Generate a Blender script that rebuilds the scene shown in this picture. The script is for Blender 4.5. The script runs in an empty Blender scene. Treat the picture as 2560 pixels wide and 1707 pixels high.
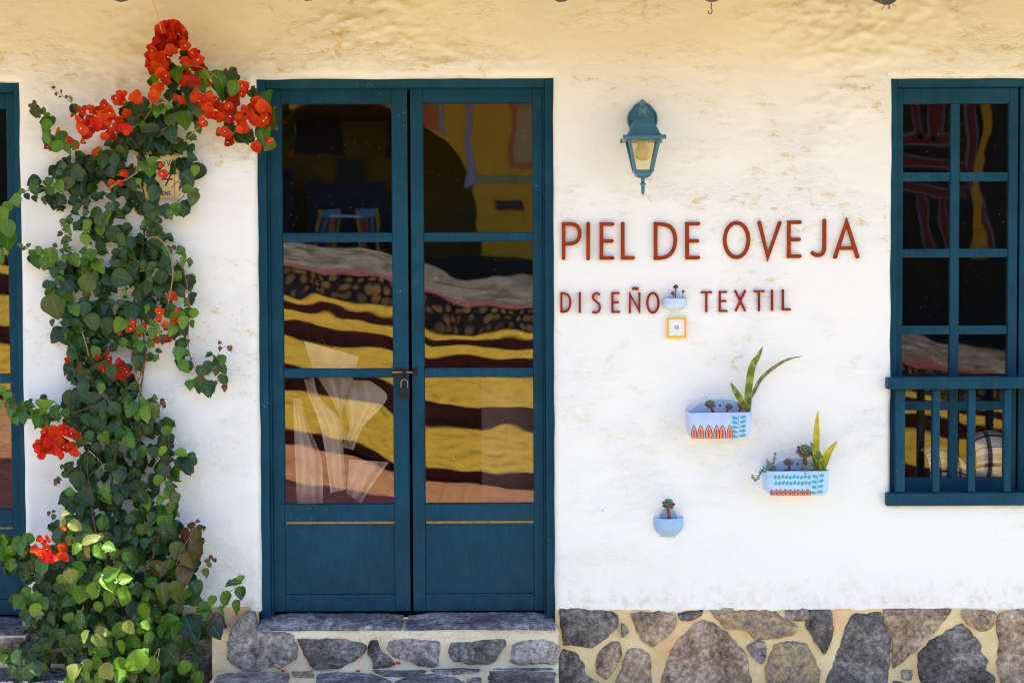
import bpy, bmesh, math, random
from mathutils import Vector, Matrix, noise
random.seed(7)
R = math.radians
SC = bpy.context.scene
COL = SC.collection

# ------------------------------------------------------------------ camera
FOCAL_PX = 50.0 / 36.0 * 2560.0
CAM_POS = Vector((0.0, -6.13, 1.65))
CAM_ROT = Matrix.Rotation(R(90 - 1.9), 3, 'X') @ Matrix.Rotation(R(-0.25), 3, 'Z')
cd = bpy.data.cameras.new('camera')
cam = bpy.data.objects.new('camera', cd)
COL.objects.link(cam)
cam.matrix_world = Matrix.Translation(CAM_POS) @ CAM_ROT.to_4x4()
cd.lens = 50.0
cd.sensor_width = 36.0
cd.sensor_fit = 'HORIZONTAL'
cd.clip_start = 0.05
cd.clip_end = 500.0
cd.dof.use_dof = True
cd.dof.focus_distance = 6.1
cd.dof.aperture_fstop = 2.8
SC.camera = cam

# ------------------------------------------------------------------ sky and sun
SUN_EL = 78.0
world = bpy.data.worlds.new('World')
SC.world = world
world.use_nodes = True
wn = world.node_tree
wn.nodes.clear()
w_out = wn.nodes.new('ShaderNodeOutputWorld')
w_bg = wn.nodes.new('ShaderNodeBackground')
w_sky = wn.nodes.new('ShaderNodeTexSky')
w_sky.sky_type = 'NISHITA'
w_sky.sun_disc = False
w_sky.sun_elevation = R(SUN_EL)
w_sky.sun_rotation = R(176)
w_sky.altitude = 2600
w_sky.dust_density = 1.2
w_bg.inputs['Strength'].default_value = 0.15
wn.links.new(w_sky.outputs[0], w_bg.inputs['Color'])
wn.links.new(w_bg.outputs[0], w_out.inputs['Surface'])
sl = bpy.data.lights.new('sun', 'SUN')
sl.energy = 4.0
sl.angle = R(0.5)
sl.color = (1.0, 0.96, 0.90)
sun = bpy.data.objects.new('sun', sl)
COL.objects.link(sun)
SUN_DIR = Vector((0.06, -math.cos(R(SUN_EL)), math.sin(R(SUN_EL)))).normalized()
sun.rotation_euler = SUN_DIR.to_track_quat('Z', 'Y').to_euler()
SC.view_settings.view_transform = 'Standard'
SC.view_settings.look = 'None'
SC.view_settings.gamma = 1.0
SC.view_settings.use_curve_mapping = False
SC.view_settings.exposure = 1.78
SC.render.engine = 'CYCLES'
SC.cycles.max_bounces = 8
SC.cycles.diffuse_bounces = 5
SC.cycles.transparent_max_bounces = 16
SC.cycles.use_denoising = True
SC.cycles.denoising_prefilter = 'ACCURATE'
SC.cycles.filter_width = 1.15
SC.cycles.sample_clamp_indirect = 6.0

EAVE_OUT, EAVE_Z = 0.92, 2.74
def sun_depth(z):
    return EAVE_OUT - (EAVE_Z - z) / math.tan(R(SUN_EL))

# ------------------------------------------------------------------ pixel of the photo -> point on the plane y
def W(px, py, y=0.0):
    d = CAM_ROT @ Vector(((px - 1280.0) / FOCAL_PX, -(py - 853.5) / FOCAL_PX, -1.0))
    t = (y - CAM_POS.y) / d.y
    return CAM_POS + d * t
def Wz(px, py, z):
    d = CAM_ROT @ Vector(((px - 1280.0) / FOCAL_PX, -(py - 853.5) / FOCAL_PX, -1.0))
    t = (z - CAM_POS.z) / d.z
    return CAM_POS + d * t
def X(px, y=0.0, py=860): return W(px, py, y).x
def Z(py, y=0.0, px=1020): return W(px, py, y).z
PXM = 580.0   # photo pixels per metre on the wall
def nz(x, y, z, s=1.0): return noise.noise(Vector((x * s, y * s, z * s)))

# ------------------------------------------------------------------ object helpers
def link(name, me, parent=None, mats=()):
    o = bpy.data.objects.new(name, me)
    COL.objects.link(o)
    if parent is not None: o.parent = parent
    if me is not None:
        for m in (mats if isinstance(mats, (list, tuple)) else [mats]):
            if m.name not in [k.name for k in me.materials if k]: me.materials.append(m)
    return o
def empty(name, loc=(0, 0, 0)):
    o = bpy.data.objects.new(name, None)
    o.empty_display_size = 0.1
    COL.objects.link(o)
    o.location = loc
    bpy.context.view_layer.update()
    return o
def tag(o, label=None, cat=None, group=None, kind=None):
    if label: o['label'] = label
    if cat: o['category'] = cat
    if group: o['group'] = group
    if kind: o['kind'] = kind
    return o
def from_bm(name, bm, mats, parent=None, smooth=False, angle=None):
    bmesh.ops.recalc_face_normals(bm, faces=bm.faces[:])
    me = bpy.data.meshes.new(name)
    bm.to_mesh(me); bm.free()
    if smooth:
        me.polygons.foreach_set('use_smooth', [True] * len(me.polygons))
    if angle is not None:
        me.polygons.foreach_set('use_smooth', [True] * len(me.polygons))
        try: me.set_sharp_from_angle(angle=R(angle))
        except Exception: pass
    o = link(name, me, parent, mats)
    if parent is not None and parent.type == 'EMPTY':
        o.location = -parent.location if False else (0, 0, 0)
        o.matrix_parent_inverse = parent.matrix_world.inverted()
    elif parent is not None:
        o.matrix_parent_inverse = parent.matrix_world.inverted()
    return o
def box(bm, x0, x1, y0, y1, z0, z1, bev=0.0, seg=2):
    r = bmesh.ops.create_cube(bm, size=1.0)
    vs = r['verts']
    for v in vs:
        v.co = Vector((x0 + (v.co.x + .5) * (x1 - x0), y0 + (v.co.y + .5) * (y1 - y0), z0 + (v.co.z + .5) * (z1 - z0)))
    if bev > 0:
        es = list({e for v in vs for e in v.link_edges})
        bmesh.ops.bevel(bm, geom=es, offset=bev, segments=seg, affect='EDGES', profile=0.6)
def quick_box(name, mats, parent, x0, x1, y0, y1, z0, z1, bev=0.003):
    bm = bmesh.new(); box(bm, x0, x1, y0, y1, z0, z1, bev)
    return from_bm(name, bm, mats, parent)
def tube(bm, pts, radii, n=8, cap=True):
    pts = [Vector(p) for p in pts]
    if not isinstance(radii, (list, tuple)): radii = [radii] * len(pts)
    rings = []
    up = Vector((0.13, 0.9, 0.31)).normalized()
    for i, p in enumerate(pts):
        t = (pts[min(i + 1, len(pts) - 1)] - pts[max(i - 1, 0)])
        t = t.normalized() if t.length > 1e-9 else Vector((0, 0, 1))
        a = t.cross(up)
        if a.length < 1e-4: a = t.cross(Vector((1, 0, 0)))
        a.normalize(); b = t.cross(a).normalized()
        rings.append([bm.verts.new(p + (a * math.cos(2 * math.pi * k / n) + b * math.sin(2 * math.pi * k / n)) * radii[i]) for k in range(n)])
    for i in range(len(rings) - 1):
        for k in range(n):
            bm.faces.new((rings[i][k], rings[i][(k + 1) % n], rings[i + 1][(k + 1) % n], rings[i + 1][k]))
    if cap:
        bm.faces.new(rings[0][::-1]); bm.faces.new(rings[-1])
def lathe(bm, prof, c, n=24, a0=0.0, a1=2 * math.pi, sx=1.0, sy=1.0):
    c = Vector(c); full = abs(a1 - a0 - 2 * math.pi) < 1e-6
    m = n if full else n + 1
    rings = []
    for (r, z) in prof:
        if r < 1e-6 and full:
            rings.append([bm.verts.new(c + Vector((0, 0, z)))])
        else:
            rings.append([bm.verts.new(c + Vector((r * sx * math.cos(a0 + (a1 - a0) * k / n), r * sy * math.sin(a0 + (a1 - a0) * k / n), z))) for k in range(m)])
    for i in range(len(rings) - 1):
        A, B = rings[i], rings[i + 1]
        for k in range(n):
            k2 = (k + 1) % m
            if len(A) == 1 and len(B) == 1: continue
            if len(A) == 1: bm.faces.new((A[0], B[k], B[k2]))
            elif len(B) == 1: bm.faces.new((A[k], A[k2], B[0]))
            else: bm.faces.new((A[k], A[k2], B[k2], B[k]))
def smooth_path(pts, n=4):
    pts = [Vector(p) for p in pts]
    if len(pts) < 3: return pts
    out = []
    for i in range(len(pts) - 1):
        p0 = pts[max(i - 1, 0)]; p1 = pts[i]; p2 = pts[i + 1]; p3 = pts[min(i + 2, len(pts) - 1)]
        for k in range(n):
            t = k / n
            out.append(0.5 * ((2 * p1) + (p2 - p0) * t + (2 * p0 - 5 * p1 + 4 * p2 - p3) * t * t + (3 * p1 - p0 - 3 * p2 + p3) * t ** 3))
    out.append(pts[-1])
    return out

# ------------------------------------------------------------------ materials
class NT:
    def __init__(s, name):
        s.m = bpy.data.materials.new(name); s.m.use_nodes = True
        s.t = s.m.node_tree; s.t.nodes.clear()
        s.out = s.n('ShaderNodeOutputMaterial')
    def n(s, typ, **kw):
        nd = s.t.nodes.new(typ)
        for k, v in kw.items():
            if k.startswith('i_'):
                key = k[2:].replace('_', ' ')
                nd.inputs[key].default_value = v
            else: setattr(nd, k, v)
        return nd
    def l(s, a, b): s.t.links.new(a, b)
    def noise(s, vec, scale, detail=4, rough=0.55, dist=0.0):
        nd = s.n('ShaderNodeTexNoise'); nd.inputs['Scale'].default_value = scale
        nd.inputs['Detail'].default_value = detail; nd.inputs['Roughness'].default_value = rough
        nd.inputs['Distortion'].default_value = dist
        if vec is not None: s.l(vec, nd.inputs['Vector'])
        return nd.outputs['Fac']
    def ramp(s, fac, stops, interp='LINEAR'):
        nd = s.n('ShaderNodeValToRGB'); cr = nd.color_ramp; cr.interpolation = interp
        while len(cr.elements) < len(stops): cr.elements.new(0.5)
        for e, (p, c) in zip(cr.elements, stops):
            e.position = p; e.color = (c, c, c, 1) if isinstance(c, (int, float)) else (*c, 1)
        s.l(fac, nd.inputs['Fac']); return nd.outputs['Color']
    def mix(s, fac, a, b, typ='MIX'):
        nd = s.n('ShaderNodeMixRGB', blend_type=typ)
        for sock, v in ((nd.inputs['Fac'], fac), (nd.inputs['Color1'], a), (nd.inputs['Color2'], b)):
            if isinstance(v, (int, float)): sock.default_value = v
            elif isinstance(v, (tuple, list)): sock.default_value = (*v[:3], 1)
            else: s.l(v, sock)
        return nd.outputs['Color']
    def math(s, op, a, b=0.0, clamp=False):
        nd = s.n('ShaderNodeMath', operation=op); nd.use_clamp = clamp
        for sock, v in ((nd.inputs[0], a), (nd.inputs[1], b)):
            if isinstance(v, (int, float)): sock.default_value = v
            else: s.l(v, sock)
        return nd.outputs[0]
    def coord(s, kind='Object', scale=(1, 1, 1)):
        tc = s.n('ShaderNodeTexCoord'); mp = s.n('ShaderNodeMapping')
        mp.inputs['Scale'].default_value = scale
        s.l(tc.outputs[kind], mp.inputs['Vector']); return mp.outputs[0]
    def bump(s, h, strength=0.3, dist=0.01, prev=None):
        nd = s.n('ShaderNodeBump'); nd.inputs['Strength'].default_value = strength; nd.inputs['Distance'].default_value = dist
        s.l(h, nd.inputs['Height'])
        if prev is not None: s.l(prev, nd.inputs['Normal'])
        return nd.outputs[0]
    def bsdf(s, color, rough=0.6, normal=None, spec=0.4, metallic=0.0, **kw):
        nd = s.n('ShaderNodeBsdfPrincipled')
        for sock, v in ((nd.inputs['Base Color'], color), (nd.inputs['Roughness'], rough), (nd.inputs['Metallic'], metallic)):
            if isinstance(v, (int, float)): sock.default_value = v
            elif isinstance(v, (tuple, list)): sock.default_value = (*v[:3], 1)
            else: s.l(v, sock)
        nd.inputs['Specular IOR Level'].default_value = spec
        if normal is not None: s.l(normal, nd.inputs['Normal'])
        return nd
    def done(s, shader):
        s.l(shader.outputs[0] if hasattr(shader, 'outputs') else shader, s.out.inputs['Surface']); return s.m

def simple_mat(name, col, rough=0.6, var=0.12, scale=30, bump=0.15, spec=0.4, metallic=0.0, bd=0.003):
    t = NT(name); v = t.coord()
    f = t.noise(v, scale, 5)
    oi = t.n('ShaderNodeObjectInfo')
    lo = tuple(c * (1 - var) for c in col); hi = tuple(min(1, c * (1 + var)) for c in col)
    c = t.ramp(f, [(0.3, lo), (0.7, hi)])
    return t.done(t.bsdf(c, rough, t.bump(f, bump, bd), spec, metallic))

def mat_plaster():
    t = NT('limewashed_plaster'); v = t.coord()
    vs = t.coord(scale=(1.0, 1.0, 2.1))
    big = t.noise(vs, 1.3, 4, 0.6, 0.4)
    big2 = t.noise(v, 5.0, 3, 0.6)
    patch = t.ramp(t.math('ADD', t.math('MULTIPLY', big, .72), t.math('MULTIPLY', big2, .28)), [(0.475, 0.0), (0.57, 1.0)])
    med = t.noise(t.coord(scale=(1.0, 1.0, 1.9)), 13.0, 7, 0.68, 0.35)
    fine = t.noise(v, 60.0, 4, 0.6)
    grain = t.noise(v, 240.0, 3, 0.6)
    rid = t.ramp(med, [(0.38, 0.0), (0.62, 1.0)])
    h1 = t.math('MULTIPLY', rid, t.math('ADD', t.math('MULTIPLY', patch, 0.95), 0.05))
    b = t.bump(h1, 0.5, 0.008)
    b = t.bump(t.math('MULTIPLY', fine, t.math('ADD', t.math('MULTIPLY', patch, 0.8), 0.2)), 0.35, 0.005, b)
    b = t.bump(grain, 0.12, 0.0015, b)
    # ochre in the rough hollows: dirt, and warm relief shade put into the colour
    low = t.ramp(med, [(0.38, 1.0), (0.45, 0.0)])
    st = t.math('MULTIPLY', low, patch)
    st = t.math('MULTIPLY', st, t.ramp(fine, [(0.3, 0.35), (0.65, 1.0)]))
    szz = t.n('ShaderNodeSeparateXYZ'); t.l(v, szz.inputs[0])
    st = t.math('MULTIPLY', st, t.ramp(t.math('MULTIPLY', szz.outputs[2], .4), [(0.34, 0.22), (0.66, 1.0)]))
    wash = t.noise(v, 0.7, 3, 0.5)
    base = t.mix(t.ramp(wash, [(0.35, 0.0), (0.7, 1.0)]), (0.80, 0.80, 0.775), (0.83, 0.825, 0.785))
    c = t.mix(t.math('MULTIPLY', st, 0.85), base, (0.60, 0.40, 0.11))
    sz = t.n('ShaderNodeSeparateXYZ'); t.l(v, sz.inputs[0])
    spl = t.math('MULTIPLY', t.ramp(sz.outputs[2], [(0.30, 1.0), (0.46, 0.0)]), t.ramp(t.noise(v, 17, 6, .7), [(.5, 0.0), (.68, .5)]))
    c = t.mix(spl, c, (0.50, 0.40, 0.27))
    # small nicks
    vo = t.n('ShaderNodeTexVoronoi'); vo.inputs['Scale'].default_value = 5.5; t.l(v, vo.inputs['Vector'])
    nick = t.math('MULTIPLY', t.math('LESS_THAN', vo.outputs['Distance'], 0.022), t.math('GREATER_THAN', t.noise(v, 3.1, 1), 0.52))
    c = t.mix(t.math('MULTIPLY', nick, 0.75), c, (0.16, 0.10, 0.07))
    # hairline cracks
    vc = t.n('ShaderNodeTexVoronoi', feature='DISTANCE_TO_EDGE'); vc.inputs['Scale'].default_value = 1.05
    wv = t.n('ShaderNodeVectorMath', operation='ADD'); t.l(v, wv.inputs[0])
    nt2 = t.n('ShaderNodeTexNoise'); nt2.inputs['Scale'].default_value = 4.0; t.l(v, nt2.inputs['Vector'])
    sc2 = t.n('ShaderNodeVectorMath', operation='SCALE'); sc2.inputs['Scale'].default_value = 0.35; t.l(nt2.outputs['Color'], sc2.inputs[0])
    t.l(sc2.outputs[0], wv.inputs[1]); t.l(wv.outputs[0], vc.inputs['Vector'])
    crack = t.math('MULTIPLY', t.math('LESS_THAN', vc.outputs['Distance'], 0.0011), t.math('GREATER_THAN', t.noise(v, 0.9, 2), 0.6))
    c = t.mix(t.math('MULTIPLY', crack, 0.12), c, (0.45, 0.33, 0.2))
    return t.done(t.bsdf(c, 0.85, b, 0.15))

def mat_paint():
    t = NT('blue_painted_wood'); v = t.coord('Object')
    oi = t.n('ShaderNodeObjectInfo')
    g = t.noise(t.coord(scale=(1, 1, .12)), 95.0, 4, 0.6)
    f = t.noise(v, 5.0, 5, 0.6)
    c = t.ramp(f, [(0.3, (0.004, 0.041, 0.074)), (0.55, (0.006, 0.055, 0.094)), (0.75, (0.011, 0.069, 0.112))])
    c = t.mix(t.ramp(g, [(0.35, 0.30), (0.6, 0.0)]), c, (0.0025, 0.022, 0.038))
    chip = t.math('GREATER_THAN', t.math('ADD', t.math('MULTIPLY', t.noise(v, 85.0, 3, 0.6), .7), t.math('MULTIPLY', t.noise(v, 4.0, 2), .3)), 0.675)
    c = t.mix(t.math('MULTIPLY', chip, 0.6), c, (0.22, 0.26, 0.26))
    sz = t.n('ShaderNodeSeparateXYZ'); tcg = t.n('ShaderNodeTexCoord'); t.l(tcg.outputs['Object'], sz.inputs[0])
    low = t.math('MULTIPLY', t.ramp(sz.outputs[2], [(0.28, 1.0), (0.55, 0.0)]), t.ramp(t.noise(v, 11, 6, .7), [(.45, 0.0), (.75, .22)]))
    c = t.mix(low, c, (0.10, 0.105, 0.09))
    dust = t.ramp(t.noise(v, 18, 6, 0.7), [(0.5, 0.0), (0.8, 0.16)])
    c = t.mix(dust, c, (0.03, 0.09, 0.12))
    b = t.bump(g, 0.22, 0.002); b = t.bump(f, 0.1, 0.006, b)
    return t.done(t.bsdf(c, t.ramp(f, [(0.3, 0.40), (0.7, 0.6)]), b, 0.12))

def mat_glass(name='window_glass', ior=1.82, seed=0.0):
    t = NT(name); v = t.coord()
    fr = t.n('ShaderNodeFresnel'); fr.inputs['IOR'].default_value = ior
    w1 = t.noise(v, 1.6, 1, 0.4); w2 = t.noise(v, 5.0, 1, 0.4)
    b = t.bump(w1, 0.35, 0.0032); b = t.bump(w2, 0.3, 0.0018, b)
    gl = t.n('ShaderNodeBsdfGlossy'); gl.inputs['Roughness'].default_value = 0.006; t.l(b, gl.inputs['Normal'])
    gl.inputs['Color'].default_value = (1.0, 0.98, 0.95, 1)
    tr = t.n('ShaderNodeBsdfTransparent'); tr.inputs['Color'].default_value = (0.985, 0.99, 0.99, 1)
    mx = t.n('ShaderNodeMixShader'); t.l(fr.outputs[0], mx.inputs[0]); t.l(tr.outputs[0], mx.inputs[1]); t.l(gl.outputs[0], mx.inputs[2])
    # dust specks and smears on the pane
    vo = t.n('ShaderNodeTexVoronoi'); vo.inputs['Scale'].default_value = 42.0; t.l(v, vo.inputs['Vector'])
    sp = t.math('MULTIPLY', t.math('LESS_THAN', vo.outputs['Distance'], 0.075), t.math('GREATER_THAN', t.noise(v, 9, 2), 0.56))
    df = t.n('ShaderNodeBsdfDiffuse'); df.inputs['Color'].default_value = (0.55, 0.5, 0.42, 1)
    m2 = t.n('ShaderNodeMixShader'); t.l(t.math('MULTIPLY', sp, 0.55), m2.inputs[0]); t.l(mx.outputs[0], m2.inputs[1]); t.l(df.outputs[0], m2.inputs[2])
    return t.done(m2)

def mat_stone(name, stops, spec=0.3):
    t = NT(name); v = t.coord(); oi = t.n('ShaderNodeObjectInfo')
    ad = t.n('ShaderNodeVectorMath', operation='ADD'); t.l(v, ad.inputs[0])
    cx = t.n('ShaderNodeCombineXYZ'); t.l(t.math('MULTIPLY', oi.outputs['Random'], 31.0), cx.inputs[0]); t.l(cx.outputs[0], ad.inputs[1])
    v = ad.outputs[0]
    a = t.noise(v, 6.5, 9, 0.70, 0.7); bnz = t.noise(v, 45.0, 6, 0.7); d = t.noise(v, 160.0, 3, 0.6)
    c = t.ramp(t.math('ADD', t.math('MULTIPLY', a, 0.7), t.math('MULTIPLY', bnz, 0.3)), stops)
    c = t.mix(0.42, c, t.ramp(bnz, [(0.36, (0.12, 0.12, 0.125)), (0.62, (0.86, 0.84, 0.82))]), 'OVERLAY')
    spk = t.math('GREATER_THAN', t.noise(v, 75.0, 3, 0.55), 0.70)
    c = t.mix(t.math('MULTIPLY', spk, 0.45), c, (0.60, 0.58, 0.56))
    h = t.bump(a, 0.8, 0.03); h = t.bump(bnz, 0.9, 0.012, h); h = t.bump(d, 0.5, 0.003, h)
    return t.done(t.bsdf(c, 0.8, h, spec))

def mat_mortar(name='cream_mortar', lo=(0.60, 0.43, 0.20), hi=(0.80, 0.65, 0.38)):
    t = NT(name); v = t.coord()
    a = t.noise(v, 6.0, 5, 0.6, 0.4); bnz = t.noise(v, 50, 5, 0.65)
    c = t.ramp(a, [(0.3, lo), (0.7, hi)])
    pink = t.ramp(t.noise(v, 2.3, 3), [(0.6, 0.0), (0.72, 0.5)])
    c = t.mix(pink, c, (0.70, 0.33, 0.15))
    white = t.ramp(t.noise(v, 8, 6, 0.7), [(0.58, 0.0), (0.68, 0.5)])
    c = t.mix(white, c, (0.78, 0.72, 0.62))
    b = t.bump(a, 0.4, 0.012); b = t.bump(bnz, 0.4, 0.003, b)
    return t.done(t.bsdf(c, 0.9, b, 0.15))

def mat_leaf(name, dark, light, rough=0.36, trans=0.3):
    t = NT(name)
    uv = t.n('ShaderNodeUVMap'); sx = t.n('ShaderNodeSeparateXYZ'); t.l(uv.outputs[0], sx.inputs[0])
    geo = t.n('ShaderNodeNewGeometry'); oi = t.n('ShaderNodeObjectInfo')
    rnd = t.math('FRACT', t.math('ADD', geo.outputs['Random Per Island'], oi.outputs['Random']))
    c = t.mix(rnd, dark, light)
    u = t.math('ABSOLUTE', t.math('SUBTRACT', sx.outputs[0], 0.5))
    mid = t.math('LESS_THAN', u, 0.022)
    vw = t.math('FRACT', t.math('SUBTRACT', t.math('MULTIPLY', sx.outputs[1], 5.5), t.math('MULTIPLY', u, 3.4)))
    side = t.math('LESS_THAN', t.math('ABSOLUTE', t.math('SUBTRACT', vw, 0.5)), 0.05)
    vein = t.math('ADD', t.math('MULTIPLY', mid, 0.5), t.math('MULTIPLY', side, 0.16), True)
    pale = tuple(min(1, x * 1.6 + 0.05) for x in light)
    c = t.mix(vein, c, pale)
    f = t.noise(t.coord('UV', (1, 1, 1)), 5.0, 5, 0.65)
    c = t.mix(t.ramp(f, [(0.45, 0.0), (0.8, 0.35)]), c, tuple(x * 0.5 for x in dark))
    h = t.bump(vw, 0.12, 0.002); h = t.bump(f, 0.25, 0.004, h)
    p = t.bsdf(c, rough, h, 0.45)
    tl = t.n('ShaderNodeBsdfTranslucent'); t.l(t.mix(0.5, c, light), tl.inputs['Color'])
    mx = t.n('ShaderNodeMixShader'); mx.inputs[0].default_value = trans
    t.l(p.outputs[0], mx.inputs[1]); t.l(tl.outputs[0], mx.inputs[2])
    return t.done(mx)

M = {}
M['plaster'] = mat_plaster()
M['paint'] = mat_paint()
M['glass'] = mat_glass()
M['glass_w'] = mat_glass('casement_glass', 1.6)
M['mortar'] = mat_mortar()
M['mortar_pale'] = mat_mortar('pale_mortar', (0.72, 0.57, 0.35), (0.85, 0.74, 0.53))
M['st_dark'] = mat_stone('dark_basalt', [(0.36, (0.034, 0.031, 0.030)), (0.5, (0.155, 0.14, 0.128)), (0.62, (0.35, 0.33, 0.31))])
M['st_brown'] = mat_stone('brown_fieldstone', [(0.36, (0.13, 0.088, 0.060)), (0.5, (0.38, 0.275, 0.195)), (0.62, (0.60, 0.48, 0.37))])
M['st_grey'] = mat_stone('grey_fieldstone', [(0.36, (0.10, 0.09, 0.086)), (0.5, (0.31, 0.28, 0.265)), (0.62, (0.58, 0.54, 0.50))])
M['st_ochre'] = mat_stone('ochre_fieldstone', [(0.34, (0.11, 0.09, 0.085)), (0.48, (0.32, 0.25, 0.20)), (0.56, (0.42, 0.31, 0.16)), (0.66, (0.48, 0.40, 0.33))])
M['slate'] = mat_stone('blue_slate', [(0.36, (0.035, 0.038, 0.055)), (0.5, (0.16, 0.16, 0.175)), (0.62, (0.50, 0.49, 0.48))], 0.5)
M['wood_raw'] = simple_mat('bare_wood', (0.34, 0.19, 0.07), 0.8, 0.3, 60)
M['log'] = simple_mat('weathered_log', (0.09, 0.065, 0.05), 0.85, 0.4, 40, 0.4)
M['eave_board'] = simple_mat('ochre_eave_board', (0.76, 0.52, 0.05), 0.8, 0.15, 6)
M['clay'] = simple_mat('clay_tile', (0.36, 0.13, 0.06), 0.85, 0.25, 12, 0.3)
M['rust'] = simple_mat('rust_red_metal', (0.27, 0.036, 0.003), 0.6, 0.22, 14, 0.12, 0.15)
M['rust_thin'] = simple_mat('deep_red_metal', (0.26, 0.018, 0.008), 0.6, 0.2, 14, 0.12, 0.15)
M['lamp'] = simple_mat('teal_lamp_paint', (0.026, 0.135, 0.195), 0.3, 0.14, 60, 0.06, 0.6)
M['pot_pale'] = simple_mat('pale_blue_glaze', (0.52, 0.64, 0.78), 0.45, 0.05, 20, 0.08)
M['pot_blue'] = simple_mat('sky_blue_glaze', (0.30, 0.47, 0.68), 0.45, 0.06, 20, 0.08)
M['box_blue'] = simple_mat('lavender_blue_paint', (0.46, 0.57, 0.78), 0.5, 0.05, 20, 0.1)
M['box_blue_b'] = simple_mat('clear_blue_paint', (0.42, 0.60, 0.78), 0.5, 0.05, 20, 0.1)
M['coral'] = simple_mat('coral_print', (0.85, 0.26, 0.13), 0.6, 0.06, 40, 0.02)
M['navy'] = simple_mat('dark_violet_print', (0.045, 0.02, 0.06), 0.6, 0.1, 40, 0.02)
M['teal'] = simple_mat('teal_print', (0.04, 0.36, 0.41), 0.6, 0.1, 40, 0.02)
M['soil'] = simple_mat('dark_soil', (0.045, 0.024, 0.022), 0.95, 0.5, 90, 0.6)
M['yellow_tile'] = simple_mat('yellow_plastic', (0.80, 0.45, 0.02), 0.4, 0.05, 20, 0.02)
M['white_card'] = simple_mat('white_card', (0.74, 0.73, 0.74), 0.5, 0.03, 20, 0.02)
M['ink'] = simple_mat('black_ink', (0.025, 0.02, 0.03), 0.6, 0.1, 40, 0.02)
M['iron'] = simple_mat('black_iron', (0.014, 0.014, 0.017), 0.45, 0.3, 80, 0.2, 0.25, 0.1)
M['brass'] = simple_mat('worn_brass', (0.42, 0.25, 0.09), 0.38, 0.3, 80, 0.2, 0.5, 0.8)
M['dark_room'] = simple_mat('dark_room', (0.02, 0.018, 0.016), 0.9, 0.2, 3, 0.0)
M['cloth'] = simple_mat('undyed_cloth', (0.76, 0.70, 0.60), 0.9, 0.06, 80, 0.2)
M['cord'] = simple_mat('yellow_cord', (0.55, 0.36, 0.06), 0.8, 0.2, 80, 0.2)
M['stem'] = simple_mat('brown_stem', (0.16, 0.095, 0.05), 0.8, 0.4, 60, 0.4)
M['stem_pale'] = simple_mat('pale_stem', (0.27, 0.18, 0.085), 0.8, 0.3, 60, 0.3)
M['stem_red'] = simple_mat('red_stem', (0.19, 0.06, 0.035), 0.6, 0.3, 60, 0.2)
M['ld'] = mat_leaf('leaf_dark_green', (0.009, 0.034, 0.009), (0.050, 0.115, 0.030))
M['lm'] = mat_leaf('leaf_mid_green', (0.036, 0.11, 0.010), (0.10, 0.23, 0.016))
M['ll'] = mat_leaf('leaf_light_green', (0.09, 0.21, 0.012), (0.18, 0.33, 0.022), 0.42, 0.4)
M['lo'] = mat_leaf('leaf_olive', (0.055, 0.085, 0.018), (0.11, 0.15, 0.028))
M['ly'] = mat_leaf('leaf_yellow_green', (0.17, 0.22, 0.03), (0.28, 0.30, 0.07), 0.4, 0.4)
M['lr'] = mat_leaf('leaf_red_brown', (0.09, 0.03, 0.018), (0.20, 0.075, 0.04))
M['lb'] = mat_leaf('leaf_bronze', (0.075, 0.06, 0.014), (0.15, 0.095, 0.02))
def mat_petal(name, a, b):
    t = NT(name); oi = t.n('ShaderNodeObjectInfo'); geo = t.n('ShaderNodeNewGeometry')
    rnd = t.math('FRACT', t.math('ADD', geo.outputs['Random Per Island'], oi.outputs['Random']))
    c = t.mix(rnd, a, b)
    f = t.noise(t.coord('Object'), 160.0, 3)
    p = t.bsdf(c, 0.55, t.bump(f, 0.25, 0.002), 0.25)
    tl = t.n('ShaderNodeBsdfTranslucent'); t.l(c, tl.inputs['Color'])
    mx = t.n('ShaderNodeMixShader'); mx.inputs[0].default_value = 0.4
    t.l(p.outputs[0], mx.inputs[1]); t.l(tl.outputs[0], mx.inputs[2])
    return t.done(mx)
M['petal'] = mat_petal('orange_red_bract', (0.60, 0.030, 0.003), (0.84, 0.11, 0.006))
M['petal_pink'] = mat_petal('scarlet_bract', (0.75, 0.014, 0.02), (0.82, 0.05, 0.008))
M['petal_dark'] = mat_petal('deep_red_bract', (0.35, 0.02, 0.005), (0.5, 0.035, 0.006))
M['floret'] = simple_mat('cream_floret', (0.80, 0.74, 0.58), 0.6, 0.05, 40, 0.05)
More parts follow.
